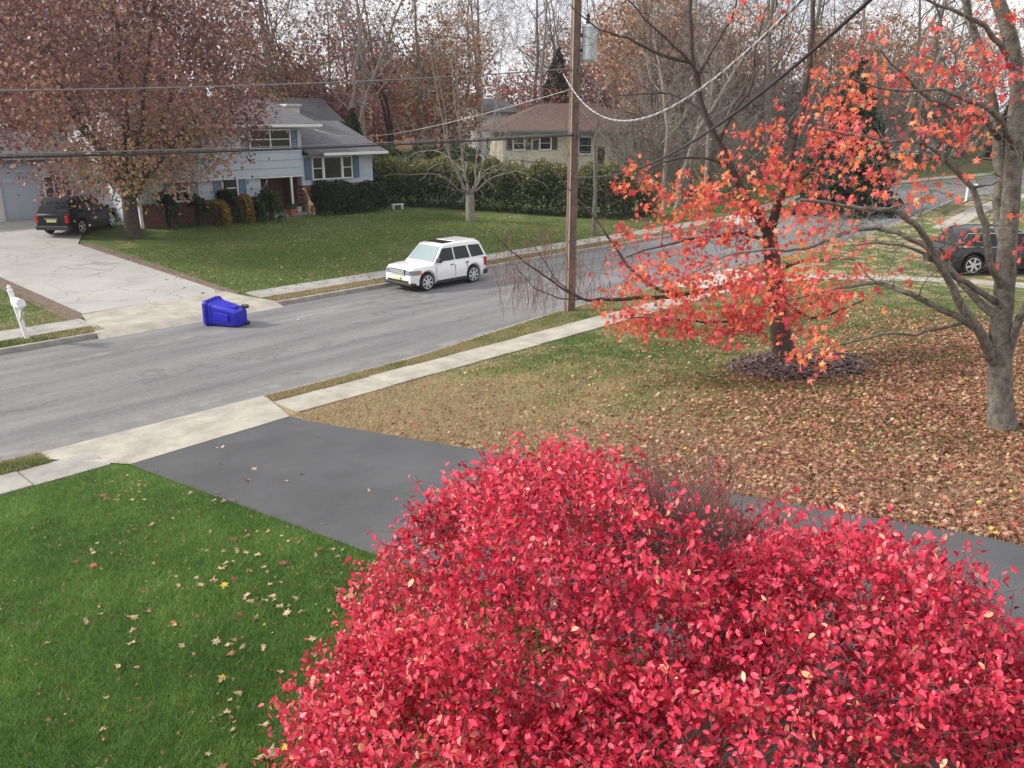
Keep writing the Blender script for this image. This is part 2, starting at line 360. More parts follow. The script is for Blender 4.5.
sheet('driveway_apron', [(5.22, 14.16), (8.5, 14.3), (8.95, 16.3), (3.7, 16.3)], M_conc, zf=apron_near, m_=24, dz=.028)
sheet('curb_ramp', [(25.6, 15.36), (30.2, 14.9), (30.2, 17.15), (25.6, 17.15)], M_ramp, zf=lambda x, y: .12-.11*np.clip((y-16.76)/.35, 0, 1), m_=16, dz=.034)
sheet('curb_ramp', [(43.5, 24.2), (48.0, 24.4), (48.3, 26.6), (44.2, 26.4)], M_ramp, zf=lambda x, y: .12-.11*np.clip((24.40+off(x)-y)/.4, 0, 1), m_=8, dz=.03)
sheet('driveway_apron', [(8.5, 23.98), (14.4, 23.98), (13.9, 26.9), (9.1, 26.8)], M_conc, zf=lambda x, y: apron_far(x, y)+.055*np.clip(y-26, 0, 16), m_=26, dz=.03)
# our drive
sheet('driveway', [(6.0, -4), (10.7, -4), (8.5, 14.3), (5.22, 14.16)], M_drive, n=10, m_=40, dz=.022)
# the far drive, cracked pale concrete widening in front of the garage
M_fdrive = asphalt_material('cracked_pale_drive', (.28, .27, .26), (.46, .44, .41), streak=False, cracks=True, gl=.9)
sheet('driveway', [(9.15, 26.85), (13.8, 26.85), (13.2, 38.0), (8.6, 38.0)], M_fdrive, n=8, m_=24, dz=.03)
sheet('driveway', [(5.0, 38.0), (13.2, 38.0), (17.0, 46.2), (5.0, 46.2)], M_fdrive, n=8, m_=12, dz=.03)
M_soil = mat('bare_brown_soil', (.20, .15, .11), rough=1, col2=(.10, .07, .05), scale=6, bump=.8)
sheet('soil_edge', [(8.55, 26.4), (9.25, 26.4), (8.7, 38), (8.0, 38)], M_soil, dz=.018, m_=24); sheet('soil_edge', [(13.7, 26.4), (14.25, 26.4), (13.75, 38), (13.1, 38)], M_soil, dz=.018, m_=24)
# side street by the dark parked car
sheet('road', [(35.7, 10.2), (39.0, 11.6), (52, -6), (42, -8)], M_road, dz=.03, n=16, m_=16)

# ------------------------------------------------------------------ growing trees
BARK = mat('grey_brown_bark', (.33, .285, .245), rough=.95, col2=(.16, .135, .115), scale=6, bump=.8, bscale=25)
BARK_G = mat('lichened_grey_bark', (.22, .20, .165), rough=.95, col2=(.06, .052, .042), scale=9, bump=1, bscale=30, detail=9)
BARK_D = mat('dark_wet_bark', (.10, .078, .066), rough=.95, col2=(.045, .034, .03), scale=7, bump=.8, bscale=25)
BARK_P = mat('pale_smooth_bark', (.27, .25, .21), rough=.9, col2=(.14, .125, .10), scale=5, bump=.5, bscale=20)
STEM_R = mat('reddish_twigs', (.25, .13, .105), rough=.9, col2=(.13, .07, .06), scale=20)

def tubes_np(paths, name, mt, parent=None, minr=0.0, smooth=True):
    """paths: list of (pts list of 3-tuples, radii list); one mesh"""
    VV = []; FF = []; base = 0
    for pts, rad in paths:
        P = np.asarray(pts, float); R = np.maximum(np.asarray(rad, float), minr); n = 10 if R[0] > .12 else (6 if R[0] > .03 else (4 if R[0] > .012 else 3))
        t = np.gradient(P, axis=0); t /= (np.linalg.norm(t, axis=1, keepdims=True)+1e-9)
        ref = np.array([0, 0, 1.]) if abs(t[0][2]) < .8 else np.array([1., 0, 0])
        u = np.cross(t, ref); u /= (np.linalg.norm(u, axis=1, keepdims=True)+1e-9); w_ = np.cross(t, u)
        a = np.linspace(0, 2*PI, n, endpoint=False)
        ringv = P[:, None, :]+(u[:, None, :]*np.cos(a)[None, :, None]+w_[:, None, :]*np.sin(a)[None, :, None])*R[:, None, None]
        VV.append(ringv.reshape(-1, 3)); k = len(P)
        i = np.arange(k*n).reshape(k, n); j = np.roll(i, -1, axis=1)
        FF.append((np.stack([i[:-1], j[:-1], j[1:], i[1:]], -1).reshape(-1, 4))+base); base += k*n
    return obj(name, np_mesh(name, np.concatenate(VV), np.concatenate(FF), mt, smooth=smooth), parent)
LEAF_T = {}
def star(n=5, depth=.45, fold=.18):
    v = [(0, 0, 0)]; k = 2*n
    for i in range(k):
        a = 2*PI*i/k; r = .5 if i % 2 == 0 else .5*depth
        v.append((r*math.cos(a), r*math.sin(a), fold*(r-.2)*(1 if i % 4 else -1)))
    return np.array(v, float), np.array([(0, i+1, (i+1) % k+1) for i in range(k)])
_h = [(-.46, 0, 0), (-.30, .12, .02), (-.40, .38, -.05), (-.12, .20, .03), (.06, .50, -.08), (.13, .15, .03), (.52, .0, -.12)]
_o = _h+[(a, -b_, c) for a, b_, c in _h[1:-1][::-1]]
LEAF_T['maple'] = (np.array([(-.05, 0, .06)]+_o, float), np.array([(0, i+1, (i+1) % len(_o)+1) for i in range(len(_o))]))
LEAF_T['maple7'] = star(7, .5, .3)
LEAF_T['oval'] = (np.array([(-.5, 0, 0), (-.25, .22, .06), (.15, .25, .05), (.5, 0, -.10), (.15, -.25, .05), (-.25, -.22, .06), (0, 0, -.02)]), np.array([(6, 1, 0), (6, 2, 1), (6, 3, 2), (6, 4, 3), (6, 5, 4), (6, 0, 5)]))
LEAF_T['quad'] = (np.array([(-.5, -.32, 0), (.5, -.3, .1), (.45, .34, 0), (-.4, .3, -.1)]), np.array([(0, 1, 2, 3)]))
LEAF_T['clump'] = (np.array([(-.5, -.1, 0), (.0, -.4, .1), (.5, .05, 0), (.1, .45, -.1), (-.3, .3, .12)]), np.array([(0, 1, 2), (0, 2, 3), (0, 3, 4)]))
LEAF_T['blade'] = (np.array([(-.03, 0, 0), (.03, 0, 0), (.0, .18, 1.0)]), np.array([(0, 1, 2)]))
def leaves_np(P, size, tmpl, name, mt, rng, parent=None, rnd=None, tilt=1.0, droop=0.0, svar=.35, flat=False):
    V0, F0 = LEAF_T[tmpl]; n = len(P); P = np.asarray(P, float)
    # random frame; tilt 0 = lying flat
    nrm_ = rng.normal(size=(n, 3)); nrm_[:, 2] = np.abs(nrm_[:, 2])+(1.0/max(tilt, .05)-1)*1.5
    nrm_ /= np.linalg.norm(nrm_, axis=1, keepdims=True)
    x = rng.normal(size=(n, 3)); x[:, 2] -= droop; x -= nrm_*(x*nrm_).sum(1, keepdims=True); x /= np.linalg.norm(x, axis=1, keepdims=True)
    y = np.cross(nrm_, x); s = size*(1+svar*(rng.random(n)*2-1))
    V = P[:, None, :]+s[:, None, None]*(V0[None, :, 0:1]*x[:, None, :]+V0[None, :, 1:2]*y[:, None, :]+V0[None, :, 2:3]*nrm_[:, None, :])
    F = (F0[None]+(np.arange(n)*len(V0))[:, None, None]).reshape(-1, F0.shape[1])
    rr = rng.random(n) if rnd is None else np.clip(rnd, 0, 1)
    return obj(name, np_mesh(name, V.reshape(-1, 3), F, mt, attr=np.repeat(rr, len(V0))), parent)

class Tree:
    """skeleton of nodes; limbs are given, finer branches reach for target points from the nearest node"""
    def __init__(s, seed): s.rng = np.random.default_rng(seed); s.P = []; s.par = []; s.R = []; s.paths = []; s.tips = []; s.lvl = []
    def limb(s, pts, r0, r1, sub=3, wob=.03, trunk=False):
        pts = [np.array(p, float) for p in pts]; out_ = []
        for i in range(len(pts)-1):
            p0 = pts[max(i-1, 0)]; p1 = pts[i]; p2 = pts[i+1]; p3 = pts[min(i+2, len(pts)-1)]
            for k in range(sub):
                t = k/sub; out_.append(.5*((2*p1)+(-p0+p2)*t+(2*p0-5*p1+4*p2-p3)*t*t+(-p0+3*p1-3*p2+p3)*t**3))
        out_.append(pts[-1]); L = len(out_)
        if wob and L > 2:
            for i in range(1, L-1): out_[i] = out_[i]+s.rng.normal(size=3)*wob*np.linalg.norm(out_[i+1]-out_[i])
        rad = [r0+(r1-r0)*(i/(L-1))**.8 for i in range(L)]
        s.paths.append((out_, rad, trunk))
        for p, r in zip(out_, rad): s.P.append(p); s.R.append(r)
        return s
    def reach(s, targets, rmax=.03, rtip=.004, steps=3, lift=.12, maxlen=None, jag=.10, rfac=.55, order=True):
        targets = np.asarray(targets, float)
        P = np.zeros((len(s.P)+len(targets)*steps+8, 3)); R = np.zeros(len(P)); n = len(s.P)
        P[:n] = np.array(s.P); R[:n] = s.R
        if order:
            d = np.array([np.min(((P[:n]-t)**2).sum(1)) for t in targets]); targets = targets[np.argsort(d)]
        for t in targets:
            d2 = ((P[:n]-t)**2).sum(1)+(.0 if rmax is None else 0); i = int(np.argmin(d2)); d = math.sqrt(d2[i])
            if d < .04 or (maxlen and d > maxlen): continue
            a = P[i]; r0 = min(R[i]*rfac, rmax*min(1, .35+d/1.2)); pts = [a]; up = np.array([0, 0, lift*d])
            for k in range(1, steps+1):
                u = k/steps; q = a+(t-a)*u+up*math.sin(u*PI)+(s.rng.normal(size=3)*jag*d/steps if k < steps else 0)
                pts.append(q); P[n] = q; R[n] = lerp(r0, rtip, u); n += 1
            s.paths.append((pts, [lerp(r0, rtip, k/steps) for k in range(steps+1)], False)); s.tips.append((pts[-2], t))
        s.P = list(P[:n]); s.R = list(R[:n]); return s
    def twigs(s, k, L, r=.004, bias=(0, 0, .3), spread=1.0):
        """short bare twigs from every tip"""
        new = []
        for a, b_ in s.tips:
            d = (b_-a); d = d/(np.linalg.norm(d)+1e-9)
            for _ in range(k):
                v = d+s.rng.normal(size=3)*.55*spread+np.array(bias); v /= np.linalg.norm(v); l = L*(.5+s.rng.random())
                st = lerp(a, b_, s.rng.random()); m_ = st+v*l*.5+s.rng.normal(size=3)*l*.07; e = st+v*l+s.rng.normal(size=3)*l*.1
                s.paths.append(([st, m_, e], [r, r*.8, r*.5], False)); new.append((m_, e))
        s.tips += new; return s
    def leafpts(s, per, spread=.12, frac=1.0):
        out_ = []
        for a, b_ in s.tips:
            if s.rng.random() > frac: continue
            k = s.rng.poisson(per)
            if k: out_.append(lerp(a[None], b_[None], s.rng.random((k, 1))*1.05)+s.rng.normal(size=(k, 3))*spread)
        return np.concatenate(out_) if out_ else np.zeros((1, 3))
    def build(s, root, bark, minr=.0, names=('trunk', 'branches')):
        tr = [(p, r) for p, r, t in s.paths if t]; br = [(p, r) for p, r, t in s.paths if not t]
        if tr: tubes_np(tr, names[0], bark, root)
        if br: tubes_np(br, names[1], bark, root, minr=minr)
        return root
def ellip(rng, n, c, r, shell=.0):
    d = rng.normal(size=(n, 3)); d /= np.linalg.norm(d, axis=1, keepdims=True)
    k = (shell**3+(1-shell**3)*rng.random(n))**(1/3)
    return np.array(c)+d*k[:, None]*np.array(r)

# generic bare / half-bare woodland trees (local coordinates, base at the origin)
def wood_tree(seed, H, spread, ntarget, bark, leafm=None, nleaf=0, lsize=.3, clear=.35, multi=1, lean=.4, name='bare_tree', label='', cat='tree', group=None, minr=.012, lowleaf=False):
    r = np.random.default_rng(seed); t = Tree(seed)
    root = thing(name, label, cat, group=group)
    for k in range(multi):
        dx, dy = r.normal(size=2)*lean*(1+.8*(multi > 1)); R0 = .016*H*(.8 if multi > 1 else 1)
        b0 = np.array([dx, dy, 0])*.12
        pts = [b0+np.array([0, 0, -.2]), b0+np.array([dx*.1, dy*.1, H*.18]), b0+np.array([dx*.5+r.normal()*.15, dy*.4+r.normal()*.15, H*.42]), b0+np.array([dx*1.1, dy, H*.7]), b0+np.array([dx*1.6+r.normal()*.4, dy*1.4, H*.97])]
        t.limb(pts, R0, .03, sub=3, wob=.05, trunk=True)
        # main rising limbs
        for q in range(int(5+r.integers(0, 4))):
            h = r.uniform(clear, .75); a = r.uniform(0, 2*PI); L = spread*r.uniform(.55, 1.05)*(1.15-h*.7)
            b_ = b0+np.array([dx*h*1.4, dy*h*1.2, H*h]); e = b_+np.array([math.cos(a)*L, math.sin(a)*L, L*r.uniform(.7, 1.5)]); m_ = lerp(b_, e, .5)+np.array([math.cos(a), math.sin(a), -.9])*L*.12
            t.limb([b_, m_, e], R0*.42*(1.1-h), .02, sub=3, wob=.08)
    T0 = ellip(r, ntarget, (0, 0, H*(.5+clear/2)), (spread, spread, H*(.5-clear/2)*1.02), .35)
    t.reach(T0, rmax=.05, rtip=.012, lift=-.05, maxlen=3.2, jag=.16, steps=3)
    t.twigs(3, .75, r=.011, bias=(0, 0, .45))
    t.build(root, bark, minr=minr)
    if leafm is not None and nleaf:
        L = t.leafpts(max(.2, nleaf/len(t.tips)), .3)
        leaves_np(L, lsize, 'clump', 'crown', leafm, r, root, rnd=np.clip(r.normal(.5, .25, len(L)), 0, 1))
    return root
L_rust = leafmat('rust_oak_leaves', [(0, (.22, .105, .06)), (.4, (.40, .19, .10)), (.7, (.50, .25, .12)), (1, (.55, .35, .18))], trans=.25)
L_red = leafmat('dull_red_leaves', [(0, (.24, .10, .08)), (.5, (.42, .16, .12)), (1, (.52, .27, .20))], trans=.25)
L_tan = leafmat('tan_leaves', [(0, (.16, .085, .045)), (.5, (.30, .17, .08)), (1, (.42, .28, .12))], trans=.25)
L_gold = leafmat('gold_orange_leaves', [(0, (.25, .12, .03)), (.5, (.40, .22, .05)), (1, (.50, .32, .07))], trans=.3)
L_ever = leafmat('evergreen_needles', [(0, (.012, .025, .016)), (.5, (.022, .048, .026)), (1, (.045, .08, .04))], trans=0, rough=.8)
L_green = leafmat('olive_green_leaves', [(0, (.02, .035, .012)), (.5, (.045, .075, .022)), (1, (.10, .13, .035))], trans=.2)

GW = 'trees of the wood behind the houses'
LB = {'bare': 'tall leafless grey tree standing in the wood behind the houses', 'multi': 'tall forked leafless tree in the wood behind the houses',
      'rust': 'tree with thin rust brown leaves in the wood behind the houses', 'red': 'tree with dull red leaves in the wood behind the houses',
      'young': 'low young tree thick with rust orange leaves in the wood behind the houses', 'tan': 'tree with faded tan leaves in the wood behind the houses', 'brush': 'low grey leafless scrub tree in the wood behind the houses'}
protos = {
 'bare': [wood_tree(11, 20, 4.2, 300, BARK, label=LB['bare'], group=GW, name='bare_tree'), wood_tree(12, 23, 5, 340, BARK_G, label=LB['bare'], group=GW, name='bare_tree')],
 'multi': [wood_tree(13, 19, 4.5, 300, BARK, multi=2, clear=.25, label=LB['multi'], group=GW, name='bare_tree', lean=1.0), wood_tree(14, 17, 4, 280, BARK_D, multi=3, clear=.25, label=LB['multi'], group=GW, name='bare_tree', lean=1.1)],
 'rust': [wood_tree(15, 13.5, 4.2, 300, BARK, L_rust, 2000, .26, label=LB['rust'], group=GW, name='autumn_tree'), wood_tree(16, 12, 4.2, 280, BARK_D, L_rust, 2400, .27, clear=.2, label=LB['rust'], group=GW, name='autumn_tree')],
 'red': [wood_tree(17, 12.5, 4.0, 300, BARK_D, L_red, 2200, .25, clear=.25, label=LB['red'], group=GW, name='autumn_tree')],
 'tan': [wood_tree(18, 17, 4.2, 300, BARK_G, L_tan, 900, .25, clear=.3, label=LB['tan'], group=GW, name='autumn_tree')],
 'young': [wood_tree(19, 9, 3.6, 260, BARK_D, L_rust, 4200, .26, clear=.08, label=LB['young'], group=GW, name='young_tree'), wood_tree(20, 8, 3.4, 240, BARK, L_red, 3400, .26, clear=.08, label=LB['young'].replace('rust orange', 'faded red'), group=GW, name='young_tree')],
 'brush': [wood_tree(21, 7, 3.2, 330, BARK_G, L_tan, 260, .18, clear=.05, multi=4, lean=1.6, label=LB['brush'], group=GW, name='scrub_tree'), wood_tree(22, 8.5, 3.0, 330, BARK, None, 0, clear=.1, multi=3, lean=1.4, label=LB['brush'], group=GW, name='scrub_tree')]}
used = set()
def plant_tree(kind, x, y, s=1.0, var=None, rz=None, r=random.Random(5), label=None, group=None):
    lst = protos[kind]; p = lst[var if var is not None else r.randrange(len(lst))]
    if p.name in used: o = copy_tree(p)
    else: o = p; used.add(p.name)
    o.location = (x, y, TZ(x, y)-.05); o.rotation_euler.z = r.uniform(0, 6.28) if rz is None else rz; k = s*r.uniform(.92, 1.1); o.scale = (k, k, k)
    if label: o['label'] = label
    if group: o['group'] = group
    return o
FV = (math.cos(math.radians(43.6)), math.sin(math.radians(43.6))); RV = (FV[1], -FV[0])
def azd(az, d):                   # bearing from the middle of the view (degrees, right positive), ground distance
    a = math.radians(az); f, r_ = math.cos(a)*d, math.sin(a)*d
    return f*FV[0]+r_*RV[0], f*FV[1]+r_*RV[1]
rw = random.Random(77)
def wood_label(kd, az, d, o):
    red = kd == 'young' and o.name.startswith(protos['young'][1].name) if False else False
    what = {'bare': 'tall leafless tree', 'multi': 'forked leafless tree', 'rust': 'rust leaved tree', 'red': 'dull red leaved tree', 'young': 'low bushy russet young tree', 'tan': 'tree with sparse tan leaves', 'brush': 'low grey scrubby tree'}[kd]
    row = 'front' if d < 72 else ('middle' if d < 90 else 'back')   # rows of the wood by depth
    where = [(-27, 'above the garage and black car'), (-21, 'behind the purple maple crown'), (-15, 'behind the blue house roof'), (-10, 'right of the blue house'), (-5, 'behind the pale bare lawn tree'), (0, 'just left of the cream house'), (4, 'behind the cream house'), (9, 'just right of the utility pole'), (14, 'behind the orange maple leaves'), (20, 'beyond the far corner'), (60, 'far up the street')]
    for a, w__ in where:
        if az < a: return f'{what} in the {row} row, {w__}'
    return what
def band(kinds, n, a0, a1, d0, d1, smin=.85, smax=1.15, mind=3.4, pts=[]):
    k = 0; tries = 0
    while k < n and tries < 4000:
        tries += 1; az = rw.uniform(a0, a1); d = rw.uniform(d0, d1); x, y = azd(az, d); yy = y-float(off(np.float64(x)))
        if (x < 33 and yy < 54) or (x < 46 and yy < 47) or (46 <= x < 73 and 44.5 < yy < 60.5) or (x < 73 and yy < 60.5 and (az < 8 or kinds[0] != 'brush')): continue
        if yy < 30: continue
        if any((x-px)**2+(y-py)**2 < mind**2 for px, py in pts): continue
        pts.append((x, y)); kd = rw.choice(kinds); o = plant_tree(kd, x, y, rw.uniform(smin, smax), r=rw); o['label'] = wood_label(kd, az, d, o); k += 1
band(['bare', 'multi', 'bare', 'tan', 'multi'], 26, -36, 6, 60, 82, mind=4.5)
band(['rust', 'red', 'rust', 'bare', 'bare', 'multi'], 26, -38, 10, 78, 112)
band(['young', 'young', 'bare'], 30, -38, 8, 66, 105, .9, 1.3, 2.6)
band(['brush', 'brush', 'multi', 'brush', 'brush'], 34, 8, 21, 50, 68, .55, .9, 2.2)
band(['brush', 'brush', 'bare', 'brush', 'rust', 'multi'], 42, 3, 27, 62, 105, .9, 1.25, 2.8)
band(['brush', 'tan', 'bare', 'rust'], 12, 24, 42, 95, 135, .7, .95)

# ------------------------------------------------------------------ houses
M_siding = mat('pale_blue_grey_siding', (.44, .49, .55), rough=.75, var=.06, scale=1.5)
M_white = mat('white_paint', (.72, .72, .70), rough=.55, var=.05, scale=3)
M_shut = mat('slate_blue_shutter', (.085, .145, .215), rough=.6, var=.1)
M_roof = mat('dark_grey_shingles', (.13, .13, .14), rough=.95, col2=(.07, .07, .078), scale=4, bump=.8, bscale=18)
M_roof2 = mat('red_brown_shingles', (.17, .105, .085), rough=.95, col2=(.10, .06, .05), scale=4, bump=.8, bscale=18)
M_tanw = mat('cream_wall_siding', (.66, .61, .50), rough=.8, var=.06)
M_brown = mat('dark_brown_shutter', (.06, .035, .03), rough=.6)
M_glass = glassmat('dark_window_glass', (.015, .018, .02), .08, .1, .5)
M_dark = mat('black_rubber', (.015, .015, .016), rough=.85)
def brickmat():
    m = bpy.data.materials.new('red_brick'); m.use_nodes = True; t = m.node_tree; b = t.nodes['Principled BSDF']; b.inputs['Roughness'].default_value = .9
    c = t.nodes.new('ShaderNodeTexCoord'); mp = t.nodes.new('ShaderNodeMapping'); mp.inputs['Rotation'].default_value = (PI/2, 0, 0)
    br = t.nodes.new('ShaderNodeTexBrick'); br.inputs['Scale'].default_value = 2.2; br.inputs['Color1'].default_value = (.20, .07, .05, 1); br.inputs['Color2'].default_value = (.14, .05, .04, 1); br.inputs['Mortar'].default_value = (.22, .19, .17, 1)
    br.inputs['Mortar Size'].default_value = .015
    t.links.new(c.outputs['Object'], mp.inputs[0]); t.links.new(mp.outputs[0], br.inputs['Vector']); t.links.new(br.outputs['Color'], b.inputs['Base Color']); return m
M_brick = brickmat()
def lap_wall(name, x0, x1, z0, z1, y, mt, parent, row=.40, step=.04):
    m = MB(); z = z0; v = []; f = []
    while z < z1-.01:
        ze = min(z+row, z1); m.add([(x0, y-step, z), (x1, y-step, z), (x1, y-.002, ze), (x0, y-.002, ze), (x0, y, z), (x1, y, z)], [(0, 1, 2, 3), (4, 5, 1, 0)]); z = ze
    return m.build(name, mt, parent)
def block(m, x0, x1, y0, y1, z0, z1): return m.box(x0, x1, y0, y1, z0, z1)
def window(parent, x0, x1, z0, z1, y, cols=1, rows=2, shut=None, sw=.42, fr=.07):
    m = MB(); d0, d1 = y-.085, y-.03
    m.box(x0-fr, x0, d0, d1, z0-fr, z1+fr); m.box(x1, x1+fr, d0, d1, z0-fr, z1+fr)
    m.box(x0, x1, d0+.002, d1, z1, z1+fr); m.box(x0-.03, x1+.03, d0-.03, d1, z0-fr-.001, z0)
    for i in range(1, cols): xx = lerp(x0, x1, i/cols); m.box(xx-.035, xx+.035, d0+.01, d1, z0, z1)
    for j in range(1, rows): zz = lerp(z0, z1, j/rows); m.box(x0, x1, d0+.015, d1, zz-.022, zz+.022)
    w_ = m.build('window', M_white, parent)
    MB().box(x0, x1, y-.045, y-.025, z0, z1).build('pane', M_glass, w_)
    if shut:
        for a, b_ in ((x0-fr-.02-sw, x0-fr-.02), (x1+fr+.02, x1+fr+.02+sw)):
            s = MB(); s.box(a, a+.04, y-.07, y-.025, z0-.05, z1+.05); s.box(b_-.04, b_, y-.07, y-.025, z0-.05, z1+.05)
            n = int((z1-z0)/.11)
            for k in range(n): zz = lerp(z0-.05, z1+.0, k/n); s.add([(a+.04, y-.07, zz), (b_-.04, y-.07, zz), (b_-.04, y-.035, zz+.1), (a+.04, y-.035, zz+.1), (a+.04, y-.03, zz), (b_-.04, y-.03, zz)], [(0, 1, 2, 3), (4, 5, 1, 0)])
            s.build('shutter', shut, parent)
    return w_
def gable(m, x0, x1, y0, y1, ze, zr, th=.14):          # ridge along x
    ym = (y0+y1)/2
    for (ya, za, yb, zb) in ((y0, ze, ym, zr), (y1, ze, ym, zr)):
        m.add([(x0, ya, za), (x1, ya, za), (x1, yb, zb), (x0, yb, zb), (x0, ya, za-th), (x1, ya, za-th), (x1, yb, zb-th), (x0, yb, zb-th)],
              [(0, 1, 2, 3), (4, 7, 6, 5), (0, 4, 5, 1), (1, 5, 6, 2), (2, 6, 7, 3), (3, 7, 4, 0)])
    return m
h1 = thing('house', 'pale blue grey split-level house with slate blue shutters and dark shingle roof across the street', 'house', (0, 0, 0))
Y0 = 40.5; ZB = .85
b = MB(); b.box(17.15, 23.5, Y0+.01, 48.5, ZB-.4, 5.5); b.box(23.5, 26.0, Y0+2.0, 48.5, ZB-.4, 5.5); b.box(23.5, 26.0, Y0-.14, Y0+2.0, 2.98, 5.5)
b.add([(26.0, Y0+.01, 5.5), (26.0, 48.5, 5.5), (26.0, 44.5, 6.75), (17.15, Y0+.01, 5.5), (17.15, 48.5, 5.5), (17.15, 44.5, 6.75)], [(0, 1, 2), (3, 5, 4)])
b.box(26.0, 30.75, Y0+.01, 48.5, 2.4, 3.98); b.add([(30.75, Y0, 3.98), (30.75, 48.5, 3.98), (30.75, 44.4, 5.6)], [(0, 1, 2)])
b.build('wall', M_siding, h1)
lap_wall('siding', 17.1, 23.5, 2.0, 3.0, Y0, M_siding, h1); lap_wall('siding', 17.1, 26.02, 3.0, 5.5, Y0-.16, M_siding, h1)
lap_wall('siding', 26.02, 30.78, 2.4, 3.98, Y0, M_siding, h1)
MB().box(17.1, 23.5, Y0-.17, Y0+.02, 2.93, 3.0).box(23.5, 26.02, Y0-.17, Y0+.3, 2.9, 2.98).build('overhang_trim', M_white, h1)
bk = MB(); bk.box(17.1, 23.48, Y0-.05, Y0+.008, ZB-.4, 2.0); bk.box(26.02, 30.8, Y0-.05, Y0+.4, ZB-.4, 2.4); bk.box(23.5, 26.02, Y0+1.9, Y0+1.99, ZB-.2, 2.9); bk.box(23.44, 23.52, Y0+.01, Y0+1.95, ZB, 2.9); bk.box(25.95, 26.015, Y0+.41, Y0+1.95, ZB, 2.9)
bk.build('brick_wall', M_brick, h1)
r_ = MB(); gable(r_, 16.5, 26.95, 39.75, 49.2, 5.62, 6.85); rf = r_.build('roof', M_roof, h1)
r_ = MB(); gable(r_, 26.1, 31.35, 39.8, 49.1, 4.12, 5.75); rf2 = r_.build('roof', M_roof, h1)
MB().box(27.9, 28.7, 44.4, 45.1, 5.2, 6.55).box(27.8, 28.8, 44.3, 45.2, 6.55, 6.68).build('chimney', mat('pale_chimney', (.5, .47, .43), rough=.9, var=.15), rf2)
MB().cyl((24.6, 45.2, 6.5), (0, 0, 1), .12, .12, .75, 10).cyl((24.6, 45.2, 7.2), (0, 0, 1), .2, .1, .14, 10).build('vent_pipe', M_white, rf)
MB().box(16.5, 26.95, 39.62, 39.74, 5.46, 5.60).build('gutter', M_white, h1); MB().box(27.0, 31.35, 39.67, 39.79, 3.96, 4.10).build('gutter', M_white, h1)
MB().box(16.56, 26.9, 39.76, 40.3, 5.43, 5.46).build('soffit', M_white, h1)
window(h1, 23.0, 25.28, 4.42, 5.28, Y0-.18, cols=2, rows=2, shut=M_shut, sw=.38)
window(h1, 18.4, 19.9, 4.42, 5.28, Y0-.18, cols=2, rows=2, shut=M_shut, sw=.38)
window(h1, 21.35, 22.1, 2.07, 2.95, Y0-.02, shut=M_shut, sw=.42); window(h1, 18.85, 19.5, 2.07, 2.95, Y0-.02, shut=M_shut, sw=.42)
wv = window(h1, 26.72, 27.3, 2.72, 3.82, Y0-.02, rows=2); window(h1, 27.45, 28.55, 2.72, 3.82, Y0-.02, rows=1); window(h1, 28.7, 29.25, 2.72, 3.82, Y0-.02, rows=2)
for xa in (26.2, 29.4):
    MB().box(xa, xa+.4, Y0-.08, Y0-.025, 2.68, 3.86).box(xa+.05, xa+.35, Y0-.095, Y0-.08, 2.74, 3.25).box(xa+.05, xa+.35, Y0-.095, Y0-.08, 3.3, 3.8).build('shutter', M_shut, h1)
M_num = mat('dark_bronze', (.04, .045, .05), rough=.5)
for ch, (nx, nz) in zip('360', ((22.74, 2.63), (22.93, 2.34), (23.14, 2.05))):
    cu = bpy.data.curves.new('house_number', 'FONT'); cu.body = ch; cu.size = .27; cu.extrude = .012; cu.align_x = 'CENTER'
    to = bpy.data.objects.new('tmp', cu); COL.objects.link(to); dg = bpy.context.evaluated_depsgraph_get(); me = bpy.data.meshes.new_from_object(to.evaluated_get(dg)); bpy.data.objects.remove(to)
    me.materials.clear(); me.materials.append(M_num); o = obj('house_number', me, h1); o.rotation_euler = (PI/2, 0, 0); o.location = (nx, Y0-.035, nz)
# porch
MB().box(23.55, 26.3, Y0-.5, Y0+1.88, ZB-.5, ZB+.16).box(23.9, 25.3, Y0-.95, Y0-.5, ZB-.5, ZB+.02).build('porch_floor', M_conc2, h1)
MB().box(25.1, 25.2, Y0-.35, Y0-.25, ZB+.16, 2.9).box(25.06, 25.24, Y0-.39, Y0-.21, ZB+.16, ZB+.24).build('porch_post', M_white, h1)
dr = MB().box(24.1, 24.95, Y0+1.82, Y0+1.89, ZB+.16, 2.75).build('door', mat('dark_red_door', (.10, .02, .02), rough=.5), h1)
MB().cyl((24.85, Y0+1.82, 1.9), (0, -1, 0), .03, .03, .06, 8).build('handle', M_num, dr)
# garage wing set back on the left
b = MB(); b.box(7.5, 17.14, 46.5, 53, .4, 3.9); b.add([(7.5, 46.5, 3.9), (7.5, 53, 3.9), (7.5, 49.7, 5.2)], [(0, 2, 1)]); b.build('wall', M_siding, h1)
r_ = MB(); gable(r_, 7.1, 17.1, 46.0, 53.5, 3.98, 5.3); r_.build('roof', M_roof, h1)
lap_wall('siding', 7.5, 17.1, 2.9, 3.85, 46.48, M_siding, h1)
gd = MB(); gd.box(8.4, 13.0, 46.40, 46.47, .98, 2.95)
for i in range(4):
    for j in range(5): gd.box(8.5+i*1.13, 9.5+i*1.13, 46.37, 46.40, 1.03+j*.39, 1.36+j*.39)
gd.build('garage_door', M_white, h1)
window(h1, 15.0, 16.2, 2.15, 3.1, 46.45, cols=3, rows=2)
MB().box(16.95, 17.08, Y0-.2, Y0-.06, ZB-.1, 5.4).build('downspout', M_white, h1)

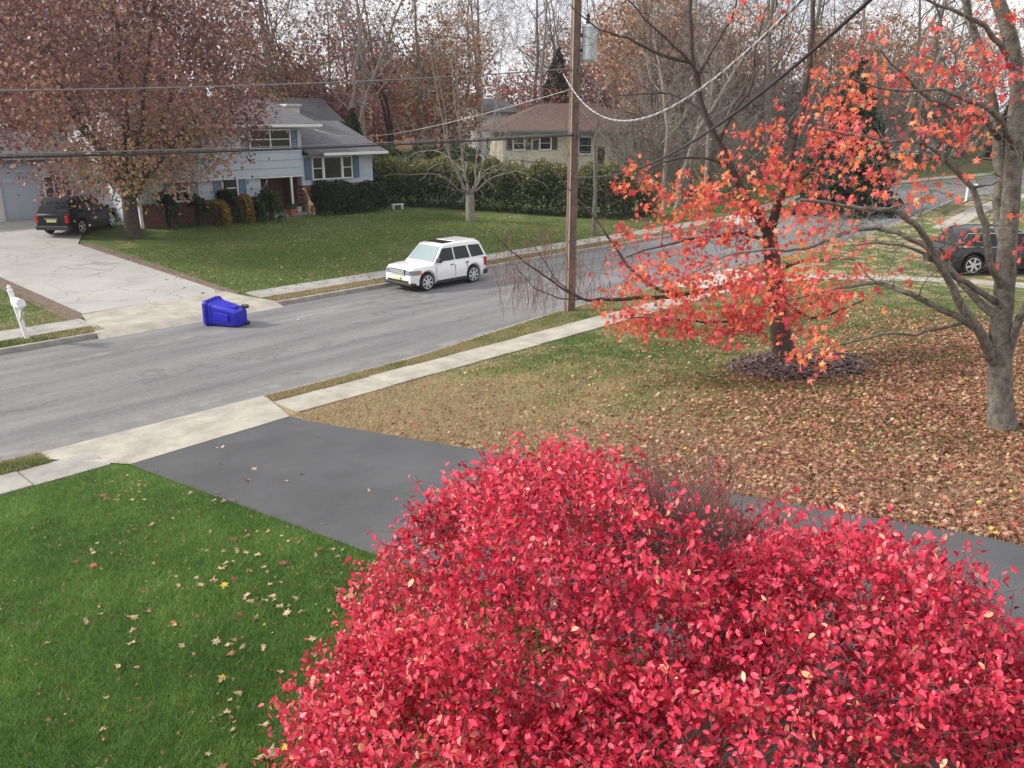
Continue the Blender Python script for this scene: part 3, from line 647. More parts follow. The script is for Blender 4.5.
# porch things
def flag_thing():
    t = thing('flag', 'small red and white flag on a short pole beside the porch opening', 'flag', (23.47, Y0-.3, 2.35))
    MB().tube([(0, .28, -.25), (0, -.5, .62)], .014, 6).build('pole', M_white, t)
    V = []; F = []; n = 8
    for i in range(n+1):
        for j in range(7): V.append((.05*math.sin(i*.9+j*.4)+.02*j, -.48+j*.055, .58-i*.075-.02*j))
    for i in range(n):
        for j in range(6): F.append((i*7+j, (i+1)*7+j, (i+1)*7+j+1, i*7+j+1))
    mr = mat('flag_red', (.45, .03, .04), rough=.8); mw = mat('flag_white', (.75, .74, .72), rough=.8); mb = mat('flag_blue', (.03, .05, .2), rough=.8)
    me = np_mesh('cloth', V, F, [mr, mw, mb], midx=[(2 if (i < 4 and j < 3) else j % 2) for i in range(n) for j in range(6)]); o = obj('cloth', me, t)
    so = o.modifiers.new('s', 'SOLIDIFY'); so.thickness = .004
flag_thing()
def statue():
    t = thing('statue', 'slim pale yellow spotted long-necked animal statue at the right edge of the porch', 'statue', (25.75, 39.55, TZ(25.75, 39.55)))
    me = bpy.data.meshes.new('body')
    V = [(0, 0, .62), (.0, 0, .85), (-.12, 0, 1.1), (-.2, 0, 1.32), (-.24, 0, 1.42), (-.36, 0, 1.34), (.16, 0, .6), (-.06, .09, .35), (-.07, .09, .02), (-.06, -.09, .35), (-.07, -.09, .02), (.2, .09, .34), (.22, .09, .02), (.2, -.09, .34), (.22, -.09, .02)]
    R = [.12, .075, .055, .05, .06, .035, .12, .04, .035, .04, .035, .045, .035, .045, .035]
    E_ = [(0, 1), (1, 2), (2, 3), (3, 4), (4, 5), (0, 6), (0, 7), (7, 8), (0, 9), (9, 10), (6, 11), (11, 12), (6, 13), (13, 14)]
    me.from_pydata(V, E_, []); o = obj('body', me, t)
    sk = o.modifiers.new('skin', 'SKIN'); 
    for i, sv in enumerate(me.skin_vertices[0].data): sv.radius = (R[i], R[i])
    me.skin_vertices[0].data[0].use_root = True
    o.modifiers.new('sub', 'SUBSURF').levels = 1; o.modifiers['sub'].render_levels = 1
    me.materials.append(mat('cream_and_brown_spots', (.62, .50, .28), rough=.7, col2=(.20, .12, .06), scale=9, detail=0))
    t.scale = (1.05,)*3
statue()
def pot(x, y, z, s, col, label, plant=True):
    t = thing('flower_pot', label, 'flower pot', (x, y, z))
    MB().lathe([(.14*s, 0), (.2*s, .3*s), (.22*s, .3*s), (.22*s, .34*s), (.17*s, .34*s)], 14).build('pot', mat('pot_'+str(int(col[0]*100)), col, rough=.8), t)
    if plant:
        rg = np.random.default_rng(int(x*10)); leaves_np(ellip(rg, 160, (0, 0, .42*s), (.24*s, .24*s, .17*s), .3), .09*s, 'oval', 'plant', L_green, rg, t)
pot(24.9, Y0-.55, ZB+.04, 1.15, (.36, .12, .05), 'terracotta flower pot on the porch step')
pot(25.55, Y0-.2, ZB+.17, .9, (.62, .6, .56), 'small white flower pot on the porch beside the post')
def chair():
    t = thing('chair', 'dark porch chair standing in the shade beside the front door', 'chair', (24.15, Y0+.35, ZB+.17), .3); mt = mat('dark_wicker', (.03, .025, .022), rough=.8)
    MB().box(-.27, .27, -.27, .27, .4, .46).build('seat', mt, t); m = MB()
    for k in range(5): m.box(-.25+k*.11, -.19+k*.11, .22, .27, .46, .95)
    m.box(-.28, .28, .21, .28, .93, 1.0).build('backrest', mt, t)
    for sx in (-1, 1):
        MB().box(sx*.27-.03, sx*.27+.03, -.27, .25, .64, .68).box(sx*.27-.02, sx*.27+.02, -.26, -.22, .46, .64).build('armrest', mt, t)
        for sy in (-1, 1): MB().box(sx*.24-.025, sx*.24+.025, sy*.24-.025, sy*.24+.025, 0, .4).build('leg', mt, t)
chair()

h2 = thing('house', 'cream house with a red brown hip roof and dark brown shutters behind the hedge', 'house', (0, 0, 0))
def hip(m, x0, x1, y0, y1, ze, zr, inset, th=.15):
    ym = (y0+y1)/2; A = [(x0, y0, ze), (x1, y0, ze), (x1, y1, ze), (x0, y1, ze), (x0+inset, ym, zr), (x1-inset, ym, zr)]
    B = [(p[0], p[1], ze-th) for p in A[:4]]
    return m.add(A+B, [(0, 1, 5, 4), (1, 2, 5), (2, 3, 4, 5), (3, 0, 4), (6, 9, 8, 7), (0, 6, 7, 1), (1, 7, 8, 2), (2, 8, 9, 3), (3, 9, 6, 0)])
h2.location = (49.4, 48.0, 0); h2.rotation_euler.z = math.radians(-35)
MB().box(0, 12.1, .02, 6.2, .8, 4.9).build('wall', M_tanw, h2)
lap_wall('siding', -.02, 12.12, 1.2, 4.9, 0, M_tanw, h2, row=.25, step=.02)
hip(MB(), -.9, 13.0, -.9, 7.1, 5.0, 7.05, 4.6).build('roof', M_roof2, h2)
MB().box(-.9, 13.0, -1.02, -.91, 4.84, 5.0).build('gutter', mat('dark_gutter', (.18, .19, .2), rough=.5), h2)
window(h2, .85, 1.65, 3.55, 4.45, -.01, rows=2, shut=M_brown, sw=.45, fr=.12); window(h2, 3.0, 3.8, 3.55, 4.45, -.01, rows=2, shut=M_brown, sw=.45, fr=.12)
window(h2, 6.2, 7.2, 3.2, 4.4, -.01, rows=2, fr=.12); window(h2, 8.7, 9.5, 3.5, 4.4, -.01, rows=2, fr=.12); window(h2, 10.7, 11.7, 3.5, 4.4, -.01, cols=2, rows=1, fr=.12)
dr = MB().box(7.75, 8.35, -.06, -.005, 1.6, 3.7).build('door', M_brown, h2)

def far_house(x, y, rz, wd, dp, hh, rh, wm, rm, label, name='house', nwin=3):
    t = thing(name, label, 'house', (x, y, TZ(x, y)-.2), rz)
    b = MB(); b.box(-wd/2, wd/2, -dp/2, dp/2, 0, hh); b.add([(-wd/2, -dp/2, hh), (-wd/2, dp/2, hh), (-wd/2, 0, hh+rh), (wd/2, -dp/2, hh), (wd/2, dp/2, hh), (wd/2, 0, hh+rh)], [(0, 2, 1), (3, 4, 5)]); b.build('wall', wm, t)
    gable(MB(), -wd/2-.4, wd/2+.4, -dp/2-.5, dp/2+.5, hh+.02, hh+rh+.18).build('roof', rm, t)
    for k in range(nwin): xx = lerp(-wd/2, wd/2, (k+.5)/nwin); window(t, xx-.5, xx+.5, 1.1, 2.3, -dp/2, rows=2)
    MB().box(-.1+wd*.22, .9+wd*.22, -dp/2-.05, -dp/2-.01, .2, 2.3).build('door', M_brown, t)
    return t
x, y = azd(-14.6, 80); far_house(x, y, -.1, 7, 7, 4.3, 1.8, M_siding, M_roof, 'grey roofed house showing between tree trunks behind the blue grey house')
x, y = azd(-2.0, 92); far_house(x, y, -.3, 4, 8, 4.8, 1.2, M_white, M_roof, 'pale house glimpsed through the wood left of the cream house', nwin=2)
x, y = azd(25.6, 108); far_house(x, y, math.radians(10), 12, 8, 3.0, 2.4, M_white, mat('pale_grey_shingles', (.30, .30, .31), rough=.95, col2=(.2, .2, .21), bump=.5), 'white house with pale grey roof beyond the street at upper right')
x, y = azd(22.0, 125); far_house(x, y, math.radians(-20), 11, 8, 3.2, 2.2, M_white, M_roof, 'low white house partly hidden by the dark evergreen at upper right')

# ------------------------------------------------------------------ vehicles
M_tyre = mat('tyre_rubber', (.018, .018, .019), rough=.9, bump=.3); M_alloy = mat('silver_alloy', (.62, .63, .65), rough=.4, metal=.4, var=.04)
M_blackp = mat('black_trim_plastic', (.02, .02, .022), rough=.6); M_chrome = mat('chrome', (.75, .76, .78), rough=.12, metal=1, var=.02)
M_plate = mat('pale_yellow_plate', (.62, .58, .25), rough=.5); M_lamp = glassmat('clear_lamp', (.22, .24, .26), .08); M_amber = mat('amber_lens', (.75, .16, .02), rough=.2); M_redl = mat('red_lens', (.45, .01, .015), rough=.15)
M_tint = glassmat('tinted_car_glass', (.012, .014, .016), .08, 0, .35); M_ws = glassmat('windscreen_glass', (.30, .37, .38), .05)
def car(name, label, x, y, heading, paint, L=4.5, W=1.92, H=1.72, belt=1.06, hood=.98, nose=.90, ws0=.95, ws1=.22, rt=-1.85, rb=-2.15, wb=2.66, wr=.37, rails=True, step=False, tail=None, side_win=None, clear=.24, chrome=False, wsmat=None, cat='car', spokes=6, roofm=None, scale=.86):
    z = max(TZ(x, y), 0)
    t = thing(name, label, cat, (x, y, z+.03), heading); t.scale = (scale,)*3
    fx, rx = wb/2+.02, -wb/2+.02; X0, X1 = -L/2, L/2
    def zr(X):      # top of the lower body
        if X > ws0: return lerp(hood, nose, ((X-ws0)/(X1-ws0))**1.6)-(.16 if X > X1-.06 else (.05 if X > X1-.16 else 0))
        if X < rb: return lerp(belt-.03, belt-.12, min(1, (rb-X)/.2))
        return belt
    def hw(X):
        e = max(0, (abs(X)-(L/2-.75))/.75); return W/2*(1-.16*e*e)
    def zb(X):
        for c in (fx, rx):
            d = abs(X-c)
            if d < wr+.07: return clear+max(0, wr-.24+.02)+math.sqrt(max(0, (wr+.07)**2-d*d))*1.0-.0 if False else max(clear, wr+math.sqrt((wr+.07)**2-d*d))
        e = max(0, (abs(X)-(L/2-.5))/.5); return clear+.10*e
    st = sorted(set([round(v, 3) for v in list(np.linspace(X0, X1, 46))+[X0+.01, X1-.01, ws0, rb]+[c+(wr+.07)*math.cos(a) for c in (fx, rx) for a in np.linspace(0, PI, 13)]+[c+s*(wr+.0705) for c in (fx, rx) for s in (-1, 1)]]))
    V = []; F = []; n = 15
    for X in st:
        h, w_, lo = zr(X), hw(X), zb(X); mid = min(h-.06, .62); lo2 = min(lo, h-.12)
        sec = [(0, lo2), (w_*.93, lo2), (w_*.985, lo2+.05), (w_, max(lo2+.07, mid-.1)), (w_*1.0, max(lo2+.08, mid)), (w_*.965, h-.05), (w_*.93, h-.008), (0, h+.02)]
        full = sec+[(-a, b_) for a, b_ in sec[::-1][1:]]
        V += [(X, a, b_) for a, b_ in full]
    n = 15
    for i in range(len(st)-1):
        for k in range(n-1): F.append((i*n+k, i*n+k+1, (i+1)*n+k+1, (i+1)*n+k))
    F += [tuple(range(n-1)), tuple(range((len(st)-1)*n, len(st)*n-1))[::-1]]
    # cabin
    wbse, wtop = W/2*.945, W/2*.74
    def cw(zz): return lerp(wbse, wtop, max(0, (zz-belt)/(H-belt))**1.15)
    prof = [(ws0, belt-.03), (ws1, H-.05), (ws1-.18, H-.01), ((ws1+rt)/2, H+.012), (rt+.12, H-.015), (rt, H-.06), (rb, belt-.03)]
    base = len(V); m_ = 0
    for X, zz in prof:
        e = cw(zz); V += [(X, e, zz), (X, e*.93, zz+.03 if zz > belt+.2 else zz), (X, 0, zz+.05 if zz > belt+.2 else zz+.0), (X, -e*.93, zz+.03 if zz > belt+.2 else zz), (X, -e, zz)]
    for i in range(len(prof)-1):
        for k in range(4): F.append((base+i*5+k, base+i*5+k+1, base+(i+1)*5+k+1, base+(i+1)*5+k))
    # cabin sides as fans between profile and belt line
    for s, k in ((1, 0), (-1, 4)):
        F.append(tuple(base+i*5+k for i in range(len(prof)))[::s])
    me = np_mesh('body', V, F, paint, smooth=True); body = obj('body', me, t)
    try: me.set_sharp_from_angle(angle=.6)
    except Exception: pass
    MB().box(X0+.35, X1-.35, -W/2*.8, W/2*.8, clear+.02, .60).build('underbody', M_blackp, t)
    def quad3(p, name_, mt, th=.012, par=None):
        P = [Vector(q) for q in p]; nn = (P[1]-P[0]).cross(P[-1]-P[0]).normalized()*th; k = len(P)
        return MB().add([q+nn for q in P]+[q-nn for q in P], [tuple(range(k)), tuple(range(2*k-1, k-1, -1))]+[(i, k+i, k+(i+1) % k, (i+1) % k) for i in range(k)]).build(name_, mt, par or t)
    # windscreen, rear window
    def slant(pa, pb, u): return lerp(pa[0], pb[0], u), lerp(pa[1], pb[1], u)
    a, b_ = prof[0], prof[1]; (xa, za), (xb, zb_) = slant(a, b_, .09), slant(a, b_, .93)
    quad3([(xa+.008, cw(za)*.90, za+.02), (xa+.008, -cw(za)*.90, za+.02), (xb+.008, -cw(zb_)*.88, zb_+.035), (xb+.008, cw(zb_)*.88, zb_+.035)], 'windscreen', wsmat or M_ws, .014)
    a, b_ = prof[6], prof[5]; (xa, za), (xb, zb_) = slant(a, b_, .14), slant(a, b_, .9)
    quad3([(xa-.004, cw(za)*.86, za), (xa-.004, -cw(za)*.86, za), (xb-.004, -cw(zb_)*.86, zb_+.01), (xb-.004, cw(zb_)*.86, zb_+.01)], 'rear_window', M_tint, .014)
    top = H-.13; bl = belt+.04
    def xs_f(zz): return lerp(ws0, ws1, (zz-belt)/(H-belt))
    def xs_r(zz): return lerp(rb, rt, (zz-belt)/(H-belt))
    mid1, mid2 = -.22, -1.02
    wins = side_win or [[(xs_f(bl)-.16, bl), (xs_f(top)-.10, top), (mid1+.05, top), (mid1+.03, bl)], [(mid1-.06, bl), (mid1-.04, top), (mid2+.02, top), (mid2-.10, bl)], [(mid2-.22, bl), (mid2-.10, top), (xs_r(top)+.13, top-.02), (xs_r(bl)+.16, bl+.02)]]
    for s in (1, -1):
        for wn in wins:
            P = [(X, s*(cw(zz)+.0), zz) for X, zz in wn]; quad3(P if s > 0 else P[::-1], 'side_window', M_tint, .012)
        if chrome:
            lo_ = [(wins[0][0][0]+.05, bl-.02), (wins[-1][-1][0]-.04, bl-.0)]
            up = [(wins[0][1][0]+.04, top+.02), (wins[-1][-2][0]-.02, top+.0)]
            MB().tube([(X, s*(cw(zz)+.014), zz) for X, zz in (lo_[0], up[0], up[1], lo_[1], lo_[0])], .014, 5).build('window_trim', M_chrome, t)
        # door seams, handles, mirror, sill, arches
        for X in (ws0-.12, mid1, rx+wr+.02):
            MB().box(X-.006, X+.006, s*hw(X)*1.0-.012, s*hw(X)*1.0+.004, .42, .94).build('door_seam', M_blackp, t)
        for X in (mid1+.18, mid2+.10):
            MB().box(X-.09, X+.09, min(s*hw(X)*.975, s*(hw(X)*.975+.04)), max(s*hw(X)*.975, s*(hw(X)*.975+.04)), belt-.15, belt-.12).build('door_handle', M_blackp if not chrome else M_chrome, t)
        MB().box(rx+wr+.09, fx-wr-.09, min(s*W*.47, s*(W*.503)), max(s*W*.47, s*(W*.503)), clear, clear+.14).build('sill', M_blackp, t, bevel=.02)
        mm = MB().box(ws0-.30, ws0-.16, min(s*(cw(belt)+.0), s*(cw(belt)+.24)), max(s*(cw(belt)), s*(cw(belt)+.24)), belt+.02, belt+.2).build('side_mirror', M_blackp, t, bevel=.03)
        for c in (fx, rx):
            yw = s*(W/2-.13); wh = MB().lathe([(wr*.55, -.11), (wr*.93, -.11), (wr, -.08), (wr, .08), (wr*.93, .11), (wr*.66, .112)], 28, Matrix.Translation((c, yw, wr))@Matrix.Rotation(-s*PI/2, 4, 'X')).build('wheel', M_tyre, t, smooth=False)
            rm = MB(); Mx = Matrix.Translation((c, yw, wr))@Matrix.Rotation(-s*PI/2, 4, 'X')
            rm.lathe([(wr*.66, .05), (wr*.76, .117), (wr*.70, .121), (wr*.64, .07)], 28, Mx)
            for k in range(spokes):
                a_ = 2*PI*k/spokes+.3; Ms = Mx@Matrix.Rotation(a_, 4, 'Z'); rm.box(wr*.08, wr*.70, -wr*.10, wr*.10, .09, .119, Ms)
            rm.lathe([(wr*.17, .08), (wr*.17, .118), (wr*.05, .121)], 14, Mx); rm.build('rim', M_alloy, wh)
        MB().prism([(X1-.44, s*W*.494), (X1-.30, s*W*.483), (X1-.10, s*W*.448), (X1+.012, s*W*.40), (X1+.012, s*W*.275), (X1-.3, s*W*.30)], nose-.27, nose-.09, Matrix(((1, 0, 0, 0), (0, 0, 1, 0), (0, 1, 0, 0), (0, 0, 0, 1)))).build('headlight', M_lamp, t)
        MB().prism([(X1-.50, s*W*.496), (X1-.36, s*W*.490), (X1-.36, s*W*.40), (X1-.50, s*W*.40)], nose-.25, nose-.12, Matrix(((1, 0, 0, 0), (0, 0, 1, 0), (0, 1, 0, 0), (0, 0, 0, 1)))).build('indicator', M_amber, t)
        tl = tail or (.30, .12)
        MB().box(X0-.005, X0+.16, *sorted((s*(W*.37), s*(W*.452))), belt-.12-tl[0], belt-.05).build('tail_light', M_redl, t, bevel=.02)
        if rails:
            MB().tube([(ws1-.12, s*wtop*.86, H+.0), (ws1-.2, s*wtop*.86, H+.075), (rt+.25, s*wtop*.86, H+.07), (rt+.15, s*wtop*.86, H-.01)], .018, 6).build('roof_rail', roofm or M_blackp, t)
    g_ = MB()
    for k in range(3): g_.box(X1-.04, X1+.05, -W*.235, W*.235, nose-.285+k*.07, nose-.245+k*.07)
    MB().box(X1-.06, X1+.03, -W*.255, W*.255, nose-.30, nose-.075).build('grille', M_blackp, t, bevel=.02)
    MB().box(X1-.1, X1+.018, -W*.36, W*.36, clear+.16, clear+.25).build('lower_intake', M_blackp, t, bevel=.02); g_.build('grille_bar', M_alloy, t)
    MB().box(X1-.30, X1+.03, -W*.46, W*.46, clear+.02, clear+.17).build('front_bumper', M_blackp, t, bevel=.05)
    MB().box(X1+.0, X1+.055, -.2, .2, clear+.26, clear+.38).build('license_plate', M_plate, t)
    MB().box(X0-.07, X0+.3, -W*.46, W*.46, clear+.06, clear+.28).build('rear_bumper', M_blackp if not chrome else paint, t, bevel=.05)
    MB().box(X0-.035, X0+.02, -.26, .26, .70, .83).build('license_plate', M_plate, t)
    MB().box(X0-.05, X0+.02, -.36, .36, .85, .885).build('tailgate_trim', M_chrome, t)
    if step:
        MB().box(rt+.10, -.55, -wtop*.88, wtop*.88, H+.0, H+.07).build('raised_rear_roof', paint, t, bevel=.03)
        MB().box(-.5, ws1-.22, -wtop*.7, wtop*.7, H+.045, H+.062).build('sunroof', M_tint, t)
    return t
P_white = mat('white_car_paint', (.78, .78, .77), rough=.25, var=.02, coat=.8); P_black = mat('black_car_paint', (.006, .007, .010), rough=.35, var=.1, spec=.3, coat=0)
P_dark = mat('dark_navy_paint', (.007, .008, .011), rough=.3, var=.1, coat=.3); P_blue = mat('pale_blue_paint', (.30, .36, .42), rough=.25, coat=.8)
P_grey = mat('silver_paint', (.45, .46, .48), rough=.3, metal=.3, coat=.6)
car('parked_car', 'white boxy off-road car with raised rear roof parked at the far kerb', 20.45, 23.3, PI, P_white, L=4.35, scale=.85, H=1.78, hood=1.05, nose=1.0, belt=1.10, ws0=.98, ws1=.34, step=True, rails=False, spokes=7)
hd = math.atan2(.61, .79)
car('parked_car', 'black off-road car parked under the purple maple at the top of the far driveway', 14.55, 41.15, hd, P_black, L=4.75, W=1.95, H=1.78, belt=1.08, hood=1.05, nose=.98, ws0=1.15, ws1=.42, rt=-1.95, rb=-2.25, wb=2.8, spokes=5)
dc = car('parked_car', 'dark car with chrome window trim parked behind the lichened tree trunk on the right', 37.0, 8.9, math.atan2(-.724, .69), P_dark, L=4.8, W=1.9, H=1.66, belt=1.02, hood=.98, ws0=1.1, ws1=.3, rt=-1.7, rb=-2.2, wb=2.85, rails=True, chrome=True, roofm=M_chrome, scale=1.02)
x, y = 84.0, 19.5+float(off(np.float64(84.0))); car('parked_car', 'pale blue car far up the street at upper right', x, y, PI*.96, P_blue, H=1.5, rails=False)
x, y = azd(23.4, 94); car('parked_car', 'silver car in front of the white houses beyond the lawn at upper right', x, y, 2.6, P_grey, H=1.5, rails=False)
x, y = azd(25.9, 97); car('parked_car', 'white car standing before the white house at upper right', x, y, 2.5, P_white, H=1.55, rails=False)

# ------------------------------------------------------------------ street things
def wheelie_bin():
    mb = mat('blue_bin_plastic', (.012, .012, .40), rough=.38, var=.06, spec=.5); md = mat('deep_blue_bin_lid', (.010, .010, .30), rough=.45, var=.05)
    t = thing('recycling_bin', 'blue wheeled recycling bin lying on its side in the street by the far driveway', 'bin', (11.62, 23.35, .40), math.atan2(-.93, .36))
    def sec(x, wy, wz, n=6, r=.10):
        pts = []
        for cx, cy, a0 in ((wy-r, wz-r, 0), (-wy+r, wz-r, PI/2), (-wy+r, -wz+r, PI), (wy-r, -wz+r, 1.5*PI)):
            for k in range(n): a = a0+PI/2*k/(n-1); pts.append((x, cx+r*math.cos(a), cy+r*math.sin(a)))
        return pts
    def loft(prof, name, mt, par):
        S_ = [sec(*p) for p in prof]; n = len(S_[0]); V = [q for s in S_ for q in s]
        F = [(i*n+k, i*n+(k+1) % n, (i+1)*n+(k+1) % n, (i+1)*n+k) for i in range(len(prof)-1) for k in range(n)]+[tuple(range(n))[::-1], tuple(range((len(prof)-1)*n, len(prof)*n))]
        return MB().add(V, F).build(name, mt, par)
    # x: 0 rim, 1.05 foot
    loft([(-.02, .345, .37), (.06, .35, .375), (.065, .325, .35), (.16, .32, .345), (.17, .305, .33), (.6, .285, .30), (.75, .27, .285), (.98, .25, .25), (1.05, .22, .22)], 'body', mb, t)
    loft([(-.14, .26, .28), (-.11, .34, .37), (-.03, .365, .39), (.02, .365, .39)], 'lid', md, t)
    MB().box(.5, .95, .255, .30, -.14, .14).build('side_panel', mb, t, bevel=.02)
    MB().box(.3, .9, -.10, .10, .27, .325).build('front_rib', mb, t, bevel=.02)
    MB().box(.3, .8, -.31, -.27, -.12, .12).build('side_panel', mb, t, bevel=.02)
    for s in (-1, 1): MB().cyl((.96, -.24 if False else .26, s*.28-(.05 if s > 0 else 0)), (0, 0, 1), .12, .12, .05, 18).build('wheel', M_dark, t)
    MB().tube([(.96, .26, -.30), (.96, .26, .30)], .014, 8).build('axle', M_alloy, t)
    MB().tube([(.02, .34, -.24), (-.02, .44, -.24), (-.02, .44, .24), (.02, .34, .24)], .018, 8).build('handle', mb, t)
    t.rotation_euler = (math.radians(5), math.radians(5), math.atan2(-.93, .36)); t.location.z = .42
    t.rotation_euler[1] = math.radians(6)
wheelie_bin()
def mailbox():
    mw = mat('white_vinyl', (.74, .76, .76), rough=.4, var=.03)
    t = thing('mailbox', 'white mailbox on a leaning white post beside the far driveway', 'mailbox', (7.0, 25.0, TZ(7, 25.0)), 0); t.rotation_euler = (math.radians(-2), math.radians(-8), 0)
    MB().box(-.055, .055, -.055, .055, 0, 1.38).lathe([(.075, 1.38), (.075, 1.41), (.045, 1.44), (.055, 1.49), (.03, 1.53), (.005, 1.55)], 10).build('post', mw, t, bevel=.006)
    MB().box(-.045, .045, -.5, -.055, .93, 1.0).build('arm', mw, t); MB().prism([(-.055, .55), (-.055, .67), (-.38, .93), (-.48, .93)], -.03, .03, Matrix.Rotation(PI/2, 4, 'Z')@Matrix.Identity(4)).build('brace', mw, t)
    n = 12; out_ = [(-.10, 0), (.10, 0), (.10, .12)]+[(.10*math.cos(a), .12+.10*math.sin(a)) for a in np.linspace(0, PI, n)[1:-1]]+[(-.10, .12)]
    bx = MB().prism([(a, b_+1.0) for a, b_ in out_], -.58, -.06).build('box', mw, t)
    MB().prism([(a*1.06, b_*1.03+.995) for a, b_ in out_], -.60, -.582).build('door', mw, bx)
    MB().box(.105, .115, -.35, -.32, 1.08, 1.25).box(.105, .115, -.35, -.25, 1.2, 1.25).build('signal_flag', mat('flag_red2', (.4, .03, .03)), bx)
mailbox()

M_pole = mat('weathered_pole_wood', (.20, .135, .105), rough=.95, col2=(.10, .065, .052), scale=5, bump=.9, bscale=30)
PX, PYY = 19.95, 16.5
def utility_pole():
    t = thing('utility_pole', 'brown wooden utility pole with a grey transformer standing on the grass verge', 'utility pole', (PX, PYY, .1))
    pts = [(0, 0, -.2), (0, 0, 3), (.01, 0, 6), (.02, 0, 9), (.02, 0, 12.2)]
    MB().tube(pts, [.175, .165, .155, .145, .13], 14).build('pole', M_pole, t)
    mg = mat('transformer_grey', (.42, .46, .48), rough=.5, var=.05)
    tr = MB().cyl((.30, -.27, 7.4), (0, 0, 1), .22, .22, .86, 20).cyl((.30, -.27, 8.26), (0, 0, 1), .24, .18, .08, 20).cyl((.30, -.27, 7.34), (0, 0, 1), .18, .22, .06, 20).build('transformer', mg, t)
    MB().box(.06, .2, -.2, -.1, 7.6, 7.7).box(.06, .2, -.2, -.1, 8.0, 8.1).build('bracket', M_num, t)
    MB().lathe([(.05, 8.34), (.07, 8.40), (.045, 8.44), (.065, 8.49), (.04, 8.53), (.06, 8.58), (.02, 8.63)], 10, Matrix.Translation((.26, -.24, 0))).build('bushing', M_num, tr)
    MB().tube([(.26, -.24, 8.6), (.24, -.16, 9.3), (.1, -.1, 10.1), (.05, -.15, 10.6)], .012, 5).build('jumper_wire', M_dark, t)
    MB().tube([(-.17, -.06, 0), (-.165, -.06, 3), (-.155, -.05, 6), (-.15, -.05, 10.5)], .022, 6).build('conduit', mat('pale_conduit', (.36, .30, .26), rough=.8), t)
    for z in (5.3, 7.1): MB().cyl((-.22, 0, z), (1, 0, 0), .02, .02, .44, 8).box(-.05, .05, -.24, -.15, z-.08, z+.08).build('clamp', M_num, t)
    MB().box(-1.1, 1.1, -.05, .05, 11.2, 11.32).build('crossarm', M_pole, t)
    return t
utility_pole()
M_wire = mat('black_cable', (.03, .03, .032), rough=.6); M_wireg = mat('weathered_grey_cable', (.17, .17, .175), rough=.7); M_wirew = mat('pale_aluminium_cable', (.42, .42, .42), rough=.5)
def wire(pts, r, mt, label, n=60, twist=False, group=None):
    """quadratic or interpolated cable through the given points"""
    P = [np.array(p, float) for p in pts]; out_ = []
    t0 = np.linspace(0, 1, len(P)); tt = np.linspace(0, 1, n+1)
    C = np.polyfit([np.linalg.norm((p-P[0])[:2])/np.linalg.norm((P[-1]-P[0])[:2]) for p in P], np.array(P), min(len(P)-1, 3))
    out_ = [C.T @ np.array([t**k for k in range(C.shape[0]-1, -1, -1)]) for t in tt]
    m = MB()
    if twist:
        for ph, rr in ((0, r*.62), (PI*.66, r*.62), (PI*1.33, r*.62)):
            q = []; N = n*6
            fine = [C.T @ np.array([t**k for k in range(C.shape[0]-1, -1, -1)]) for t in np.linspace(0, 1, N+1)]
            d = np.array(P[-1]-P[0]); d /= np.linalg.norm(d); u = np.cross(d, (0, 0, 1)); u /= np.linalg.norm(u); v = np.cross(u, d)
            s_ = 0
            for i, p in enumerate(fine):
                if i: s_ += np.linalg.norm(p-fine[i-1])
                a = ph+s_*2*PI/.5; q.append(p+(u*math.cos(a)+v*math.sin(a))*r*.55)
            if ph == 0: dark_strand = q
            else: m.tube(q, rr, 4)
    else: m.tube(out_, r, 6)
    o = tag(m.build('cable', mt, smooth=True), label, 'cable', group)
    if twist: MB().tube(dark_strand, r*.62, 4).build('dark_strand', M_wireg, o, smooth=True)
    return o

wire([(-16, PYY, 6.9), (-4, PYY, 6.25), (4.88, PYY, 6.32), (9.54, PYY, 6.58), (17.25, PYY, 6.99), (PX-.1, PYY, 7.29)], .015, M_wireg, 'upper grey cable running along the street to the utility pole')
wire([(-16, PYY-.1, 5.9), (-4, PYY-.1, 5.4), (4.7, PYY-.1, 5.27), (10.61, PYY-.1, 5.26), (14.04, PYY-.1, 5.31), (PX-.1, PYY-.1, 5.42)], .024, M_wire, 'lower black telephone cable running along the street to the utility pole')
wire([(-16, PYY-.1, 5.955), (-4, PYY-.1, 5.455), (4.7, PYY-.1, 5.325), (10.61, PYY-.1, 5.315), (14.04, PYY-.1, 5.365), (PX-.1, PYY-.1, 5.475)], .012, M_wireg, 'thin grey support strand lying on top of the lower black cable')
def vpt(t, P0, P1, b_, c): return (lerp(P0[0], P1[0], t), lerp(P0[1], P1[1], t), P0[2]+b_*t+c*t*t)
A0, A1 = (PX-.5, PYY, 7.1), (5.0, .3, 8.9)
wire([vpt(t, A0, A1, -6.43, 8.23) for t in (0, .334, .637, .775, 1)], .018, M_wirew, 'sagging pale twisted service cable looping from the utility pole towards the upper right', n=90, twist=True)
B1 = (5.6, .2, 8.6)
wire([(PX, PYY, 4.2), (15.5, 11.5, 4.72), (11.3, 6.9, 5.65), (8.2, 3.3, 6.95), B1], .022, M_wire, 'black service cable rising from the utility pole past the orange leaves to the upper right', n=60)
wire([(PX-.1, PYY, 6.7), (PX+1, 24, 5.6), (24.2, 34, 5.1), (26.4, 39.7, 5.35)], .009, M_wirew, 'thin pale service cable from the utility pole to the blue grey house', n=50)

